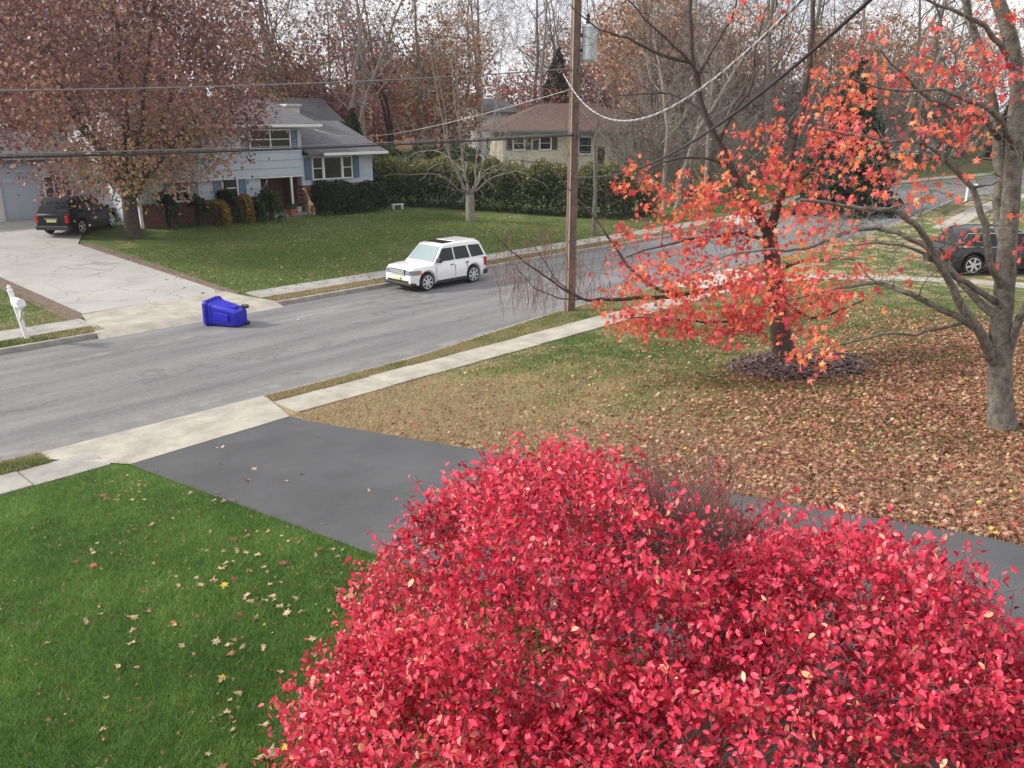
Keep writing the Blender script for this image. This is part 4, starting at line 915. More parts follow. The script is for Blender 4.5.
# ------------------------------------------------------------------ the two red maples of our yard, the far yard's trees
T1_trunk = [(14.39, 2.97, 1.15), (14.30, 3.06, 1.69), (14.22, 3.15, 2.34), (14.18, 3.20, 2.82), (14.14, 3.23, 3.28), (14.10, 3.27, 3.86), (14.06, 3.32, 4.47), (14.02, 3.36, 5.05), (13.96, 3.42, 5.74), (13.92, 3.47, 6.30), (13.82, 3.57, 6.76), (13.66, 3.74, 7.24), (13.45, 3.96, 7.80), (13.25, 4.17, 8.52), (13.07, 4.36, 9.32)]
T1_a = [(14.21, 3.16, 2.21), (13.65, 3.36, 2.85), (13.38, 3.50, 3.18), (13.01, 3.74, 3.72), (12.68, 3.94, 4.20), (12.41, 4.08, 4.50), (12.03, 4.33, 4.68), (11.51, 4.74, 4.76), (11.09, 5.17, 4.84)]
T1_b = [(14.14, 3.24, 2.53), (13.84, 3.59, 2.93), (13.65, 3.94, 3.11), (13.49, 4.25, 3.28), (13.40, 4.49, 3.37), (13.34, 4.84, 3.44), (13.17, 5.17, 3.36), (13.01, 5.48, 3.29), (12.81, 5.98, 3.09)]
T1_b2 = [(13.34, 4.84, 3.44), (13.32, 5.01, 3.56), (13.32, 5.15, 3.74)]
T1_c = [(14.08, 3.30, 3.05), (14.01, 3.85, 3.52), (13.93, 4.23, 3.91), (13.87, 4.58, 4.10), (13.70, 4.90, 4.22), (13.42, 5.33, 4.20), (13.22, 5.69, 4.01), (13.03, 6.04, 3.87), (12.70, 6.53, 3.85), (12.40, 6.99, 3.74), (12.20, 7.49, 3.39)]
T1_d = [(14.07, 3.30, 3.24), (13.33, 3.55, 3.61), (12.93, 3.82, 3.89), (12.55, 4.08, 4.12), (12.10, 4.41, 4.23), (11.71, 4.67, 4.21)]
T1_e = [(14.09, 3.28, 3.43), (13.65, 3.36, 3.90), (13.41, 3.46, 4.45), (13.21, 3.68, 4.96), (12.84, 3.92, 5.33), (12.58, 4.19, 5.56), (12.15, 4.50, 5.60), (11.84, 4.82, 5.67), (11.35, 5.19, 5.77)]
T1_f = [(14.04, 3.34, 4.18), (14.27, 3.58, 5.08), (14.26, 3.73, 5.75), (14.14, 3.85, 6.19), (14.09, 4.05, 6.79), (13.83, 4.32, 7.50), (13.73, 4.57, 8.15)]
T1_g = [(14.08, 3.63, 5.62), (13.65, 3.79, 5.91), (13.25, 4.07, 6.03), (12.83, 4.36, 6.22), (12.48, 4.59, 6.52), (12.17, 4.77, 6.77)]
T1_h = [(13.98, 3.40, 5.46), (13.16, 3.43, 5.90), (12.53, 3.66, 6.12), (12.04, 3.89, 6.22), (11.39, 4.28, 6.24), (10.84, 4.57, 6.37)]
T1_i = [(14.29, 3.08, 2.34), (14.14, 2.99, 2.86), (13.97, 2.87, 3.36), (13.97, 2.73, 3.82)]
T1_j = [(13.94, 3.45, 6.01), (14.47, 3.36, 6.55), (14.81, 3.30, 7.23)]
T1_k = [(13.84, 3.59, 2.93), (13.25, 3.93, 2.86), (12.53, 4.39, 2.83), (12.13, 4.66, 2.75), (11.78, 4.88, 2.65), (11.49, 5.04, 2.56)]
T1_l = [(13.88, 3.51, 6.47), (13.49, 3.67, 6.85), (12.90, 3.86, 7.13), (12.35, 4.14, 7.29), (11.82, 4.41, 7.44)]
T2_trunk = [(17.24, 8.00, 0.67), (17.12, 8.12, 1.45), (16.99, 8.26, 2.34), (16.88, 8.37, 3.04), (16.81, 8.45, 3.53)]
T2_r = [(16.81, 8.45, 3.53), (16.71, 8.26, 4.17), (16.71, 8.12, 4.69), (16.67, 8.01, 5.48), (16.65, 7.89, 6.43), (16.57, 7.83, 7.51), (16.42, 7.84, 8.71)]
T2_l = [(16.81, 8.45, 3.53), (16.61, 8.66, 3.95), (16.36, 8.92, 4.46), (16.14, 9.15, 4.99), (15.85, 9.46, 5.74), (15.66, 9.65, 6.31), (15.56, 9.76, 6.82), (15.48, 9.84, 7.84), (15.40, 9.93, 9.17)]
T2_l1 = [(15.66, 9.65, 6.31), (15.44, 9.60, 6.75), (15.04, 9.73, 7.11), (14.66, 9.98, 7.43), (14.34, 10.17, 7.72), (13.85, 10.40, 8.18)]
T2_l2 = [(15.50, 9.83, 6.97), (14.84, 10.23, 7.14), (14.33, 10.48, 7.38), (13.76, 10.78, 7.54), (13.21, 11.07, 7.92)]
T2_l3 = [(15.85, 9.46, 5.74), (15.70, 9.90, 6.21), (15.44, 10.47, 6.41), (15.10, 11.11, 6.34), (14.90, 11.62, 6.46)]
T2_l4 = [(15.99, 9.31, 5.47), (15.90, 8.97, 6.05), (16.01, 8.70, 6.52), (15.93, 8.65, 7.16), (15.92, 8.51, 7.86)]
T2_l5 = [(15.59, 9.73, 6.63), (15.96, 9.63, 7.21), (16.27, 9.45, 7.78), (16.46, 9.40, 8.52)]
T2_low = [(16.91, 8.35, 2.67), (16.33, 8.66, 2.55), (15.71, 9.02, 2.46), (15.04, 9.44, 2.35), (14.38, 9.99, 2.31), (13.72, 10.53, 2.29), (13.50, 10.76, 2.29), (13.14, 11.00, 2.52), (12.77, 11.24, 2.85), (12.49, 11.53, 3.11), (12.21, 11.83, 3.46), (12.08, 11.97, 3.66)]
T2_low2 = [(13.50, 10.76, 2.29), (13.22, 11.21, 2.63), (13.07, 11.50, 3.05), (12.93, 11.80, 3.49)]
T2_low3 = [(13.58, 10.69, 2.29), (12.99, 11.01, 2.39), (12.56, 11.32, 2.60), (12.21, 11.54, 3.09)]
T2_m = [(16.85, 8.41, 3.36), (16.01, 8.70, 3.62), (15.18, 9.14, 3.56), (14.37, 9.56, 3.46), (13.66, 10.02, 3.15)]
T2_n = [(15.04, 9.44, 2.33), (14.76, 10.02, 2.53), (14.58, 10.50, 2.92), (14.42, 10.96, 3.51), (14.25, 11.28, 4.00), (14.10, 11.58, 4.34), (13.85, 12.14, 4.89), (13.51, 12.63, 5.05)]
T2_o = [(16.70, 8.13, 4.49), (16.35, 7.48, 4.93), (16.29, 6.97, 5.86), (16.29, 6.68, 6.57), (16.29, 6.38, 7.06)]
T2_p = [(16.14, 9.15, 4.99), (15.55, 9.49, 5.12), (14.95, 9.82, 5.09), (14.38, 10.14, 4.90), (13.91, 10.48, 4.87)]
T2_q = [(16.93, 8.32, 2.78), (16.53, 7.58, 3.08), (16.46, 6.93, 3.24), (16.50, 6.45, 3.25)]
T2_s = [(17.03, 8.22, 2.12), (15.64, 8.23, 1.95), (14.72, 8.62, 1.96), (13.90, 9.04, 2.11), (13.17, 9.37, 2.18)]
T2_v = [(17.06, 8.18, 2.12), (16.57, 7.25, 1.95), (16.38, 6.58, 2.25), (16.30, 6.08, 2.54)]
Z2 = [(14.31, 9.63, 3.26, 1.01, 1.20, 0.91, 60), (14.86, 8.75, 2.58, 1.40, 1.30, 0.84, 92), (15.57, 7.57, 2.43, 1.38, 1.30, 0.79, 92), (15.83, 6.57, 2.89, 0.67, 1.00, 0.67, 28), (15.72, 8.14, 4.05, 1.62, 1.40, 0.81, 88), (15.07, 9.12, 4.13, 1.02, 1.20, 0.82, 60), (14.30, 10.07, 4.62, 0.58, 0.80, 0.41, 14), (16.13, 6.99, 4.95, 1.18, 1.20, 0.88, 52), (16.04, 6.79, 6.04, 0.68, 1.00, 0.97, 34), (15.97, 7.59, 5.68, 1.00, 1.20, 0.80, 30), (15.79, 8.07, 5.12, 1.01, 1.20, 0.81, 25), (16.12, 6.56, 6.90, 0.42, 0.80, 0.67, 12), (13.70, 9.25, 2.07, 0.97, 0.80, 0.35, 45), (14.66, 8.24, 1.97, 1.16, 0.80, 0.35, 60), (15.49, 8.38, 7.82, 0.61, 1.00, 0.30, 7), (13.56, 10.42, 2.54, 0.28, 0.50, 0.45, 5), (14.72, 6.29, 1.91, 0.18, 0.30, 0.09, 3)]
Z1 = [(12.32, 4.46, 6.51, 0.71, 0.80, 0.64, 22), (12.08, 4.57, 5.48, 0.71, 0.80, 0.50, 24), (12.86, 3.89, 6.20, 0.71, 0.80, 0.71, 20), (12.57, 4.20, 4.94, 0.79, 0.80, 0.29, 16), (13.54, 3.90, 7.06, 0.60, 0.90, 0.60, 12), (13.21, 3.52, 6.39, 0.36, 0.60, 0.29, 12), (13.18, 3.56, 4.25, 0.86, 0.80, 0.57, 7), (12.92, 3.84, 5.74, 0.43, 0.60, 0.29, 14), (11.56, 4.97, 2.65, 0.34, 0.40, 0.21, 16), (13.17, 4.01, 3.62, 0.88, 0.60, 0.59, 6), (12.44, 5.07, 3.73, 0.67, 0.80, 0.52, 16), (12.28, 5.23, 4.47, 0.60, 0.70, 0.37, 14), (12.43, 6.52, 3.48, 0.96, 0.80, 0.48, 20), (13.75, 3.69, 7.31, 0.45, 0.90, 0.45, 8)]
ZB = [(12.77, 11.24, 3.26, 1.11, 0.50, 0.81, 60), (12.42, 11.46, 2.76, 0.80, 0.40, 0.50, 40), (14.02, 10.80, 3.27, 0.84, 0.80, 1.05, 36)]
Z1bare = [(12.77, 4.28, 5.47, 1.60, 1.50, 2.18, 210), (13.38, 3.64, 3.49, 0.87, 0.60, 0.73, 30), (12.72, 4.62, 4.05, 1.03, 0.80, 0.59, 90)]
Z2bare = [(14.80, 10.56, 7.01, 1.93, 1.80, 1.29, 120), (16.16, 9.13, 7.38, 1.93, 2.00, 1.50, 110), (15.76, 9.55, 4.26, 2.14, 1.60, 1.29, 60), (16.26, 7.87, 6.96, 1.23, 1.30, 1.43, 60), (14.98, 11.10, 5.25, 1.54, 1.20, 0.88, 50)]

def zone_pts(zs, rng, sh=0.0):
    out_ = []
    for x, y, z, rr, rf, rz, n in zs:
        q = ellip(rng, n, (0, 0, 0), (rr, rf, rz), sh)
        out_.append(np.stack([x+q[:, 0]*RV[0]+q[:, 1]*FV[0], y+q[:, 0]*RV[1]+q[:, 1]*FV[1], z+q[:, 2]], -1))
    return np.concatenate(out_)
L_maple = leafmat('red_orange_maple_leaves', [(0, (.55, .07, .09)), (.3, (.80, .14, .14)), (.55, (.88, .21, .12)), (.8, (.90, .32, .10)), (1, (.88, .52, .28))], trans=.4, rough=.5)
def hero(root, t, bark, leafzones, barezones, per, size, extra=0, seed=3, up=.0):
    rng = np.random.default_rng(seed)
    ax, ay, az_ = root.location
    t.reach(zone_pts(barezones, rng), rmax=.028, rtip=.004, lift=.05, maxlen=2.6, jag=.2, steps=4)
    t.twigs(2, .35, r=.0035, bias=(0, 0, .25)); t.tips = []
    t.reach(zone_pts(leafzones, rng), rmax=.016, rtip=.003, lift=.08, maxlen=2.2, jag=.2, steps=3)
    t.twigs(1, .25, r=.003, bias=(0, 0, -.1))
    off_ = np.array([ax, ay, az_]); t.paths = [([np.array(p)-off_ for p in P], R, k) for P, R, k in t.paths]
    t.tips = [(a-off_, b_-off_) for a, b_ in t.tips]
    t.build(root, bark, minr=.0028)
    L = t.leafpts(per, .07)
    # a cluster of leaves shares a tone
    tone = np.clip(.42+.25*np.sin(L[:, 0]*1.7+L[:, 1]*2.1)*np.cos(L[:, 2]*2.3)+rng.normal(0, .22, len(L)), 0, 1)
    leaves_np(L, size, 'maple', 'leaves', L_maple, rng, root, rnd=tone, tilt=1.0, droop=.6)
    print('hero', root.name, len(t.paths), 'leaves', len(L))
m1 = thing('maple_tree', 'large lichened grey maple trunk at the right edge with forking limbs and scattered red leaves', 'tree', (14.39, 2.97, TZ(14.39, 2.97)))
t = Tree(101); t.limb(T1_trunk, .195, .07, sub=3, wob=.02, trunk=True)
t.paths[0] = (t.paths[0][0], [r*(1+.38*math.exp(-i/1.6)) for i, r in enumerate(t.paths[0][1])], True)
for lm, r0, r1 in ((T1_a, .095, .022), (T1_b, .085, .015), (T1_b2, .02, .008), (T1_c, .075, .012), (T1_d, .06, .010), (T1_e, .075, .012), (T1_f, .10, .05), (T1_g, .06, .012), (T1_h, .06, .010), (T1_i, .09, .05), (T1_j, .11, .05), (T1_k, .035, .006), (T1_l, .06, .012)):
    t.limb(lm, r0*.86, r1, sub=3, wob=.06)
hero(m1, t, BARK_G, Z1, Z1bare, 2.6, .105, seed=31)
m2 = thing('maple_tree', 'maple with bright red and orange leaves growing from a ring of dark mulch', 'tree', (17.22, 8.0, TZ(17.22, 8.0)))
t = Tree(102); t.limb(T2_trunk, .25, .15, sub=3, wob=.02, trunk=True)
t.paths[0] = (t.paths[0][0], [r*(1+.3*math.exp(-i/1.6)) for i, r in enumerate(t.paths[0][1])], True)
for lm, r0, r1 in ((T2_r, .12, .04), (T2_l, .12, .04), (T2_l1, .05, .012), (T2_l2, .045, .01), (T2_l3, .04, .01), (T2_l4, .045, .012), (T2_l5, .05, .015), (T2_low, .07, .008), (T2_low2, .02, .006), (T2_low3, .018, .006), (T2_m, .05, .01), (T2_n, .045, .008), (T2_o, .06, .012), (T2_p, .04, .01), (T2_q, .05, .012), (T2_s, .04, .01), (T2_v, .045, .012)):
    t.limb(lm, r0, r1, sub=3, wob=.06)
# the long low limb ends in drooping reddish twigs
rg = np.random.default_rng(9)
T0 = zone_pts(ZB, rg); n0 = len(t.P)
t.reach(T0, rmax=.012, rtip=.0035, lift=.15, jag=.2, steps=3); droop = []
for a, b_ in t.tips:
    for _ in range(3):
        l = rg.uniform(.2, .55); e = b_+np.array([rg.normal()*.08, rg.normal()*.08, -l]); droop.append(([b_, lerp(b_, e, .5)+rg.normal(size=3)*.03, e], [.0025, .0045, .0025]))
t.tips = []
off_ = np.array(m2.location); tubes_np([([p-off_ for p in P], R) for P, R in droop], 'drooping_twigs', STEM_R, m2, minr=.003)
hero(m2, t, BARK_D, Z2, Z2bare, 3.5, .12, seed=32)
# mulch ring under it
mp_ = []; 
for i in range(37):
    a = 2*PI*i/36; mp_.append((math.cos(a), math.sin(a)))
M_mulch = mat('dark_bark_mulch', (.12, .08, .07), rough=1, col2=(.05, .035, .03), scale=30, bump=1, bscale=60)
V = [(17.0, 7.6, TZ(17, 7.6)+.12)]; F = []
rg = np.random.default_rng(4); jit = rg.uniform(.9, 1.12, 36)
for rr, hh in ((.5, .10), (.85, .07), (1.0, .012)):
    for i in range(36): a = 2*PI*i/36; x_, y_ = 17.0+1.15*rr*jit[i]*math.cos(a), 7.6+1.15*rr*jit[i]*math.sin(a); V.append((x_, y_, TZ(x_, y_)+hh))
for i in range(36): F.append((0, 1+i, 1+(i+1) % 36))
for k in range(2):
    for i in range(36): F.append((1+k*36+i, 1+(k+1)*36+i, 1+(k+1)*36+(i+1) % 36, 1+k*36+(i+1) % 36))
tag(obj('mulch_bed', np_mesh('mulch_bed', V, F, M_mulch)), kind='structure')
P_ = ellip(rg, 5000, (17.0, 7.6, 0), (1.5, 1.5, .001), 0); P_[:, 2] = T(P_[:, 0], P_[:, 1])+.02+.1*np.exp(-((P_[:, 0]-17)**2+(P_[:, 1]-7.6)**2)/1.2)+rg.random(5000)*.02
L_mulch = leafmat('mulch_chips', [(0, (.05, .035, .032)), (.6, (.14, .09, .08)), (1, (.28, .19, .16))], trans=0)
tag(leaves_np(P_, .07, 'quad', 'mulch_chips', L_mulch, rg, tilt=.5), kind='stuff')

# big purple brown maple in front of the far house
def crown_tree(name, label, x, y, H, r0, cz, rad, nt, per, lsz, lm, bark, seed, fork=2.2, tone=None, tmpl='clump', minr=.008, z0=None, low=None, spread=.25, fold=0):
    root = thing(name, label, 'tree', (x, y, TZ(x, y)-.03)); rg = np.random.default_rng(seed); t = Tree(seed)
    t.limb([(0, 0, -.2), (0, 0, fork*.5), (.05, .03, fork)], r0, r0*.82, sub=3, wob=.02, trunk=True)
    for k in range(7):
        a = 2*PI*k/7+rg.normal()*.2; e = np.array([math.cos(a)*rad[0]*.62, math.sin(a)*rad[1]*.62, cz+rg.uniform(-.5, .55)*rad[2]]); b0 = np.array([0, 0, fork*rg.uniform(.75, 1.0)])
        t.limb([b0, lerp(b0, e, .35)+np.array([0, 0, .25]), lerp(b0, e, .7)+np.array([0, 0, .3]), e], r0*.45, .03, sub=3, wob=.08)
    t.limb([(0, 0, fork), (.2, -.1, cz), (.1, .2, cz+rad[2]*.8)], r0*.6, .03, sub=4, wob=.06)
    t.reach(ellip(rg, nt, (0, 0, cz), rad, .3), rmax=.05, rtip=.008, lift=.05, jag=.18, steps=3)
    t.twigs(3, .6, r=.007, bias=(0, 0, .1)); t.build(root, bark, minr=minr)
    if lm is not None:
        L = t.leafpts(per, spread)
        rn = tone(L, rg) if tone else rg.random(len(L))
        leaves_np(L, lsz, tmpl, 'crown', lm, rg, root, rnd=rn); print(name, len(L))
    return root
L_purple = leafmat('purple_brown_leaves', [(0, (.14, .065, .06)), (.3, (.28, .135, .115)), (.5, (.40, .20, .15)), (.62, (.48, .27, .18)), (.76, (.50, .34, .14)), (.88, (.36, .30, .11)), (1, (.17, .19, .07))], trans=.3, rough=.45, spec=.5)
def ptone(L, rg):
    inner = np.exp(-((L[:, 0]-1)**2+(L[:, 1])**2)/14.)*np.clip((7.5-L[:, 2])/4, 0, 1)
    return np.clip(.25+.72*inner+.14*np.sin(L[:, 0]*1.3+L[:, 2]*1.1)+rg.normal(0, .17, len(L)), 0, 1)
crown_tree('maple_tree', 'broad maple with purple brown and yellowing leaves beside the black car on the far lawn', 15.7, 38.3, 13, .36, 7.5, (6.9, 6.4, 5.9), 1000, 9, .15, L_purple, BARK_D, 41, fork=2.0, tone=ptone, spread=.38)
# pale bare tree on the far lawn
def bare_lawn_tree():
    x, y = 32.0, 33.6; root = thing('bare_tree', 'pale smooth barked leafless tree on the far lawn behind the white car', 'tree', (x, y, TZ(x, y)-.03)); t = Tree(51); rg = t.rng
    t.limb([(0, 0, -.2), (0, 0, .7), (.02, .02, 1.5)], .27, .23, sub=3, wob=.02, trunk=True)
    for k in range(7):
        a = k*2.4+.3; o_ = np.array([math.cos(a), math.sin(a), 0]); u = k/7
        t.limb([np.array([0, 0, 1.35]), o_*.55+np.array([0, 0, 2.2]), o_*(1.1+.5*u)+np.array([0, 0, 4.2+u]), o_*(1.7+.6*u)+np.array([0, 0, 8.0+2.5*u])], .085, .014, sub=3, wob=.06)
    for k in range(8):
        a = k*.8+.2; o_ = np.array([math.cos(a), math.sin(a), 0]); h = 1.9+.5*(k % 3)
        t.limb([np.array([0, 0, h-.3])+o_*.3, o_*1.6+np.array([0, 0, h+.6]), o_*3.3+np.array([0, 0, h+.7]), o_*4.6+np.array([0, 0, h+.1+.5*(k % 2)])], .045, .010, sub=3, wob=.12)
    t.reach(ellip(rg, 480, (0, 0, 6.6), (4.5, 4.5, 5.4), .2), rmax=.03, rtip=.008, lift=.05, jag=.25, steps=3); t.twigs(2, .6, r=.007, bias=(0, 0, .2))
    t.build(root, BARK_P, minr=.007)
bare_lawn_tree()
def slim(x, y, H, label, bark, seed, r0=.14, spread=2.2, n=140):
    root = thing('bare_tree', label, 'tree', (x, y, TZ(x, y)-.03)); t = Tree(seed); rg = t.rng
    t.limb([(0, 0, -.2), (0, 0, H*.3), (.1, .1, H*.6), (.2, 0, H)], r0, .03, sub=4, wob=.03, trunk=True)
    t.reach(ellip(rg, n, (0, 0, H*.62), (spread, spread, H*.42), .2), rmax=.03, rtip=.007, lift=.1, jag=.2, steps=3); t.twigs(2, .5, r=.006, bias=(0, 0, .2)); t.build(root, bark, minr=.006)
slim(34.3, 26.4+.5, 7.5, 'slim leafless tree on the far verge just right of the utility pole', BARK_G, 61)
slim(47.5, 28.5, 9, 'leafless tree by the far corner behind the orange maple leaves', BARK, 62, .18, 3.2, 220)

# evergreens
def conifer(x, y, H, R, label, seed, n=6500, ls=.42, lm=L_ever):
    root = thing('evergreen_tree', label, 'tree', (x, y, TZ(x, y)-.1)); rg = np.random.default_rng(seed)
    tubes_np([([(0, 0, 0), (0, 0, H*.5), (0, 0, H*.97)], [.2, .12, .03])], 'trunk', BARK_D, root)
    lay = rg.integers(0, 26, n)/26.; a = rg.uniform(0, 2*PI, n); prof = (1-lay)**.85*R*(.8+.3*np.sin(lay*40+a*3)*.5); q = np.sqrt(rg.random(n)*.85+.15)
    P = np.stack([np.cos(a)*prof*q, np.sin(a)*prof*q, H*(.06+.94*lay)-q*prof*.25+rg.normal(0, .12, n)], -1)
    leaves_np(P, ls, 'clump', 'crown', lm, rg, root, rnd=np.clip(.35+.3*np.sin(a*2+lay*9)+rg.normal(0, .2, n), 0, 1), droop=.5)
x, y = azd(2.9, 96); conifer(x, y, 11.0, 4.2, 'dark green evergreen behind the cream house left of the utility pole', 71)
x, y = azd(6.5, 99); conifer(x, y, 8.0, 3.2, 'lower dark green evergreen behind the roof of the cream house', 72)
x, y = azd(21.3, 58); conifer(x, y, 9.3, 4.0, 'dark pointed evergreen behind the orange maple leaves at upper right', 73, 5200, .36)
x, y = azd(-10.3, 62); conifer(x, y, 5.2, 2.2, 'small evergreen beside the roof of the blue grey house', 74, 3000, lm=L_green)
x, y = azd(29.5, 100); conifer(x, y, 6, 2.6, 'round dark evergreen right of the white house', 75, 2500)

# hedges and shrubs
def bush_mass(name, label, cat, path, w_, h0, h1, n, ls, lm, seed, core=(.02, .03, .012), group=None, shoots=0, shootm=None, tmpl='clump', tone=None):
    """a row of leafy growth along a path; inner stems, outer foliage"""
    rg = np.random.default_rng(seed); P = np.array(path, float); sl = np.linalg.norm(np.diff(P, axis=0), axis=1); cum = np.concatenate([[0], np.cumsum(sl)])
    cx, cy = P[0]; root = thing(name, label, cat, (cx, cy, TZ(cx, cy)), group=group)
    def at(s): 
        s = np.clip(s, 0, cum[-1]); return np.stack([np.interp(s, cum, P[:, 0]), np.interp(s, cum, P[:, 1])], -1)
    s = rg.uniform(-w_*.3, cum[-1]+w_*.3, n); c = at(s); hh = lerp(h0, h1, np.clip(s/cum[-1], 0, 1))*(1+.08*np.sin(s*1.9)+.06*np.sin(s*4.3+1))
    a = rg.uniform(0, PI, n); rr = np.sqrt(rg.uniform(.45, 1.0, n)); d = at(s+.1)-at(s-.1); d /= np.linalg.norm(d, axis=1, keepdims=True)+1e-9; nn = np.stack([-d[:, 1], d[:, 0]], -1)
    ex = np.sign(np.cos(a))*np.abs(np.cos(a))**.55; ez = np.sin(a)**.55
    wv = w_/2*(1+.10*np.sin(s*2.7+a*2)); side = ex*rr*wv; over = np.clip(np.maximum(-s, s-cum[-1]), 0, None)
    z = hh*(.02+.98*ez*rr); xy = c+nn*side[:, None]+d*(np.where(s < 0, s, np.where(s > cum[-1], s-cum[-1], 0)))[:, None]
    gz = T(xy[:, 0], xy[:, 1]); L = np.stack([xy[:, 0]-cx, xy[:, 1]-cy, z+gz-TZ(cx, cy)], -1)
    rn = np.clip(rg.normal(.4, .22, n)+.12*np.sin(s*3.1)*np.cos(z*2.4), 0, 1) if tone is None else tone(L, z/hh, rg)
    leaves_np(L, ls, tmpl, 'foliage', lm, rg, root, rnd=rn)
    paths = []
    for k in range(int(cum[-1]*5)+9):
        s_ = rg.uniform(0, max(cum[-1], .01)); c_ = at(np.array([s_]))[0]; g_ = TZ(c_[0], c_[1])-TZ(cx, cy); h_ = lerp(h0, h1, s_/max(cum[-1], .01))*rg.uniform(.6, .95); b0 = np.array([c_[0]-cx+rg.normal()*w_*.12, c_[1]-cy+rg.normal()*w_*.12, g_-.05]); e = b0+np.array([rg.normal()*w_*.2, rg.normal()*w_*.2, h_])
        paths.append(([b0, lerp(b0, e, .5)+rg.normal(size=3)*.06, e], [.03, .02, .008]))
    tubes_np(paths, 'stems', BARK_D, root)
    if shoots:
        s = rg.uniform(0, cum[-1], shoots); c = at(s); pp = []
        for k in range(shoots):
            h_ = lerp(h0, h1, s[k]/cum[-1]); b0 = np.array([c[k, 0]-cx+rg.normal()*w_*.25, c[k, 1]-cy+rg.normal()*w_*.25, TZ(c[k, 0], c[k, 1])-TZ(cx, cy)+h_*.8]); e = b0+np.array([rg.normal()*.12, rg.normal()*.12, rg.uniform(.4, .95)])
            pp.append(([b0, lerp(b0, e, .5), e], [.022, .03, .006]))
        tubes_np(pp, 'upright_shoots', shootm, root)
    return root
L_hedge = leafmat('dark_hedge_leaves', [(0, (.012, .022, .012)), (.5, (.022, .04, .018)), (1, (.05, .075, .03))], trans=.05, rough=.6)
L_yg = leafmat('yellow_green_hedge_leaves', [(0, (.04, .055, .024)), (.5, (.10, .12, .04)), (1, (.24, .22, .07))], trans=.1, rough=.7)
L_yel = leafmat('yellow_shrub_leaves', [(0, (.16, .12, .02)), (.5, (.32, .22, .03)), (1, (.48, .34, .06))], trans=.3)
M_shoot = mat('yellow_green_shoots', (.13, .15, .05), rough=.8, var=.3)
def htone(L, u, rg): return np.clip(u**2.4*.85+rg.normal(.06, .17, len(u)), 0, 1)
bush_mass('hedge', 'clipped dark hedge under the picture window of the blue grey house', 'hedge', [(26.4, 39.6), (28.4, 39.4), (30.3, 39.2)], 1.5, 1.7, 1.65, 9000, .12, L_hedge, 81)
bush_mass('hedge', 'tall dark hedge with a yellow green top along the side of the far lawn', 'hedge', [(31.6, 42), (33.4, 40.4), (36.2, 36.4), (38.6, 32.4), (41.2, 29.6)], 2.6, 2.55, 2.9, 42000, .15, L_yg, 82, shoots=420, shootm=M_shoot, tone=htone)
bush_mass('hedge', 'olive green overgrown shrub row in front of the wood right of the blue grey house', 'hedge', [(31.5, 46), (37, 45.5), (43, 45)], 3, 2.9, 2.8, 18000, .2, L_green, 83)
GS = 'foundation shrubs in front of the blue grey house'
for i, (x_, y_, w__, h_, lm_, nm, lb) in enumerate([
    (18.0, 39.7, 2.1, 1.6, L_hedge, 'shrub', 'dark shrub beside the purple maple trunk, leftmost by the house wall'), (19.5, 39.8, 2.0, 1.35, L_hedge, 'shrub', 'dark shrub under the left lower window of the blue grey house'),
    (20.4, 39.2, 1.9, 1.15, L_yel, 'shrub', 'low yellow shrub left of the lower window with two shutters'), (21.1, 39.7, 1.8, 1.55, L_hedge, 'shrub', 'dark blue green shrub between the two yellow shrubs'),
    (21.8, 39.3, 1.4, 1.3, L_yel, 'shrub', 'yellow shrub right under the lower window with two shutters'), (22.5, 39.4, 1.6, 1.1, L_green, 'shrub', 'small green shrub between the yellow shrub and the round one'),
    (23.2, 39.2, 2.0, 1.5, L_green, 'shrub', 'rounded green shrub just left of the porch opening')]):
    bush_mass(nm, lb, 'shrub', [(x_-.05, y_), (x_+.05, y_)], w__, h_, h_, 3200, .12, lm_, 200+i, group=GS)
bush_mass('shrub', 'green shrub on the corner behind the far kerb ramp', 'shrub', [(41.5, 30.0), (43.5, 30.5)], 2.2, 1.6, 1.4, 3000, .2, L_yg, 90)

# small pale bench or slab by the hedge
bt = thing('bench', 'small pale garden bench standing before the hedge at the back of the far lawn', 'bench', (31.4, 39.1, TZ(31.4, 39.1)), -.35); bt.scale = (.8, .8, .7)
MB().box(-.45, .45, -.16, .16, .36, .43).build('seat', M_white, bt, bevel=.01)
for s_ in (-.33, .33): MB().box(s_-.05, s_+.05, -.13, .13, 0, .36).build('leg', M_white, bt)
# white post and rail far up the street
pt = thing('mailbox', 'white mailbox on a post far up the street at the right', 'mailbox', (62.0, 15.6+float(off(np.float64(62))), TZ(62, 17)), 0)
MB().box(-.06, .06, -.06, .06, 0, 1.4).box(-.05, .05, -.5, -.06, 1.0, 1.08).build('post', M_white, pt); MB().box(-.12, .12, -.6, -.1, 1.08, 1.3).build('box', M_white, pt, bevel=.03)

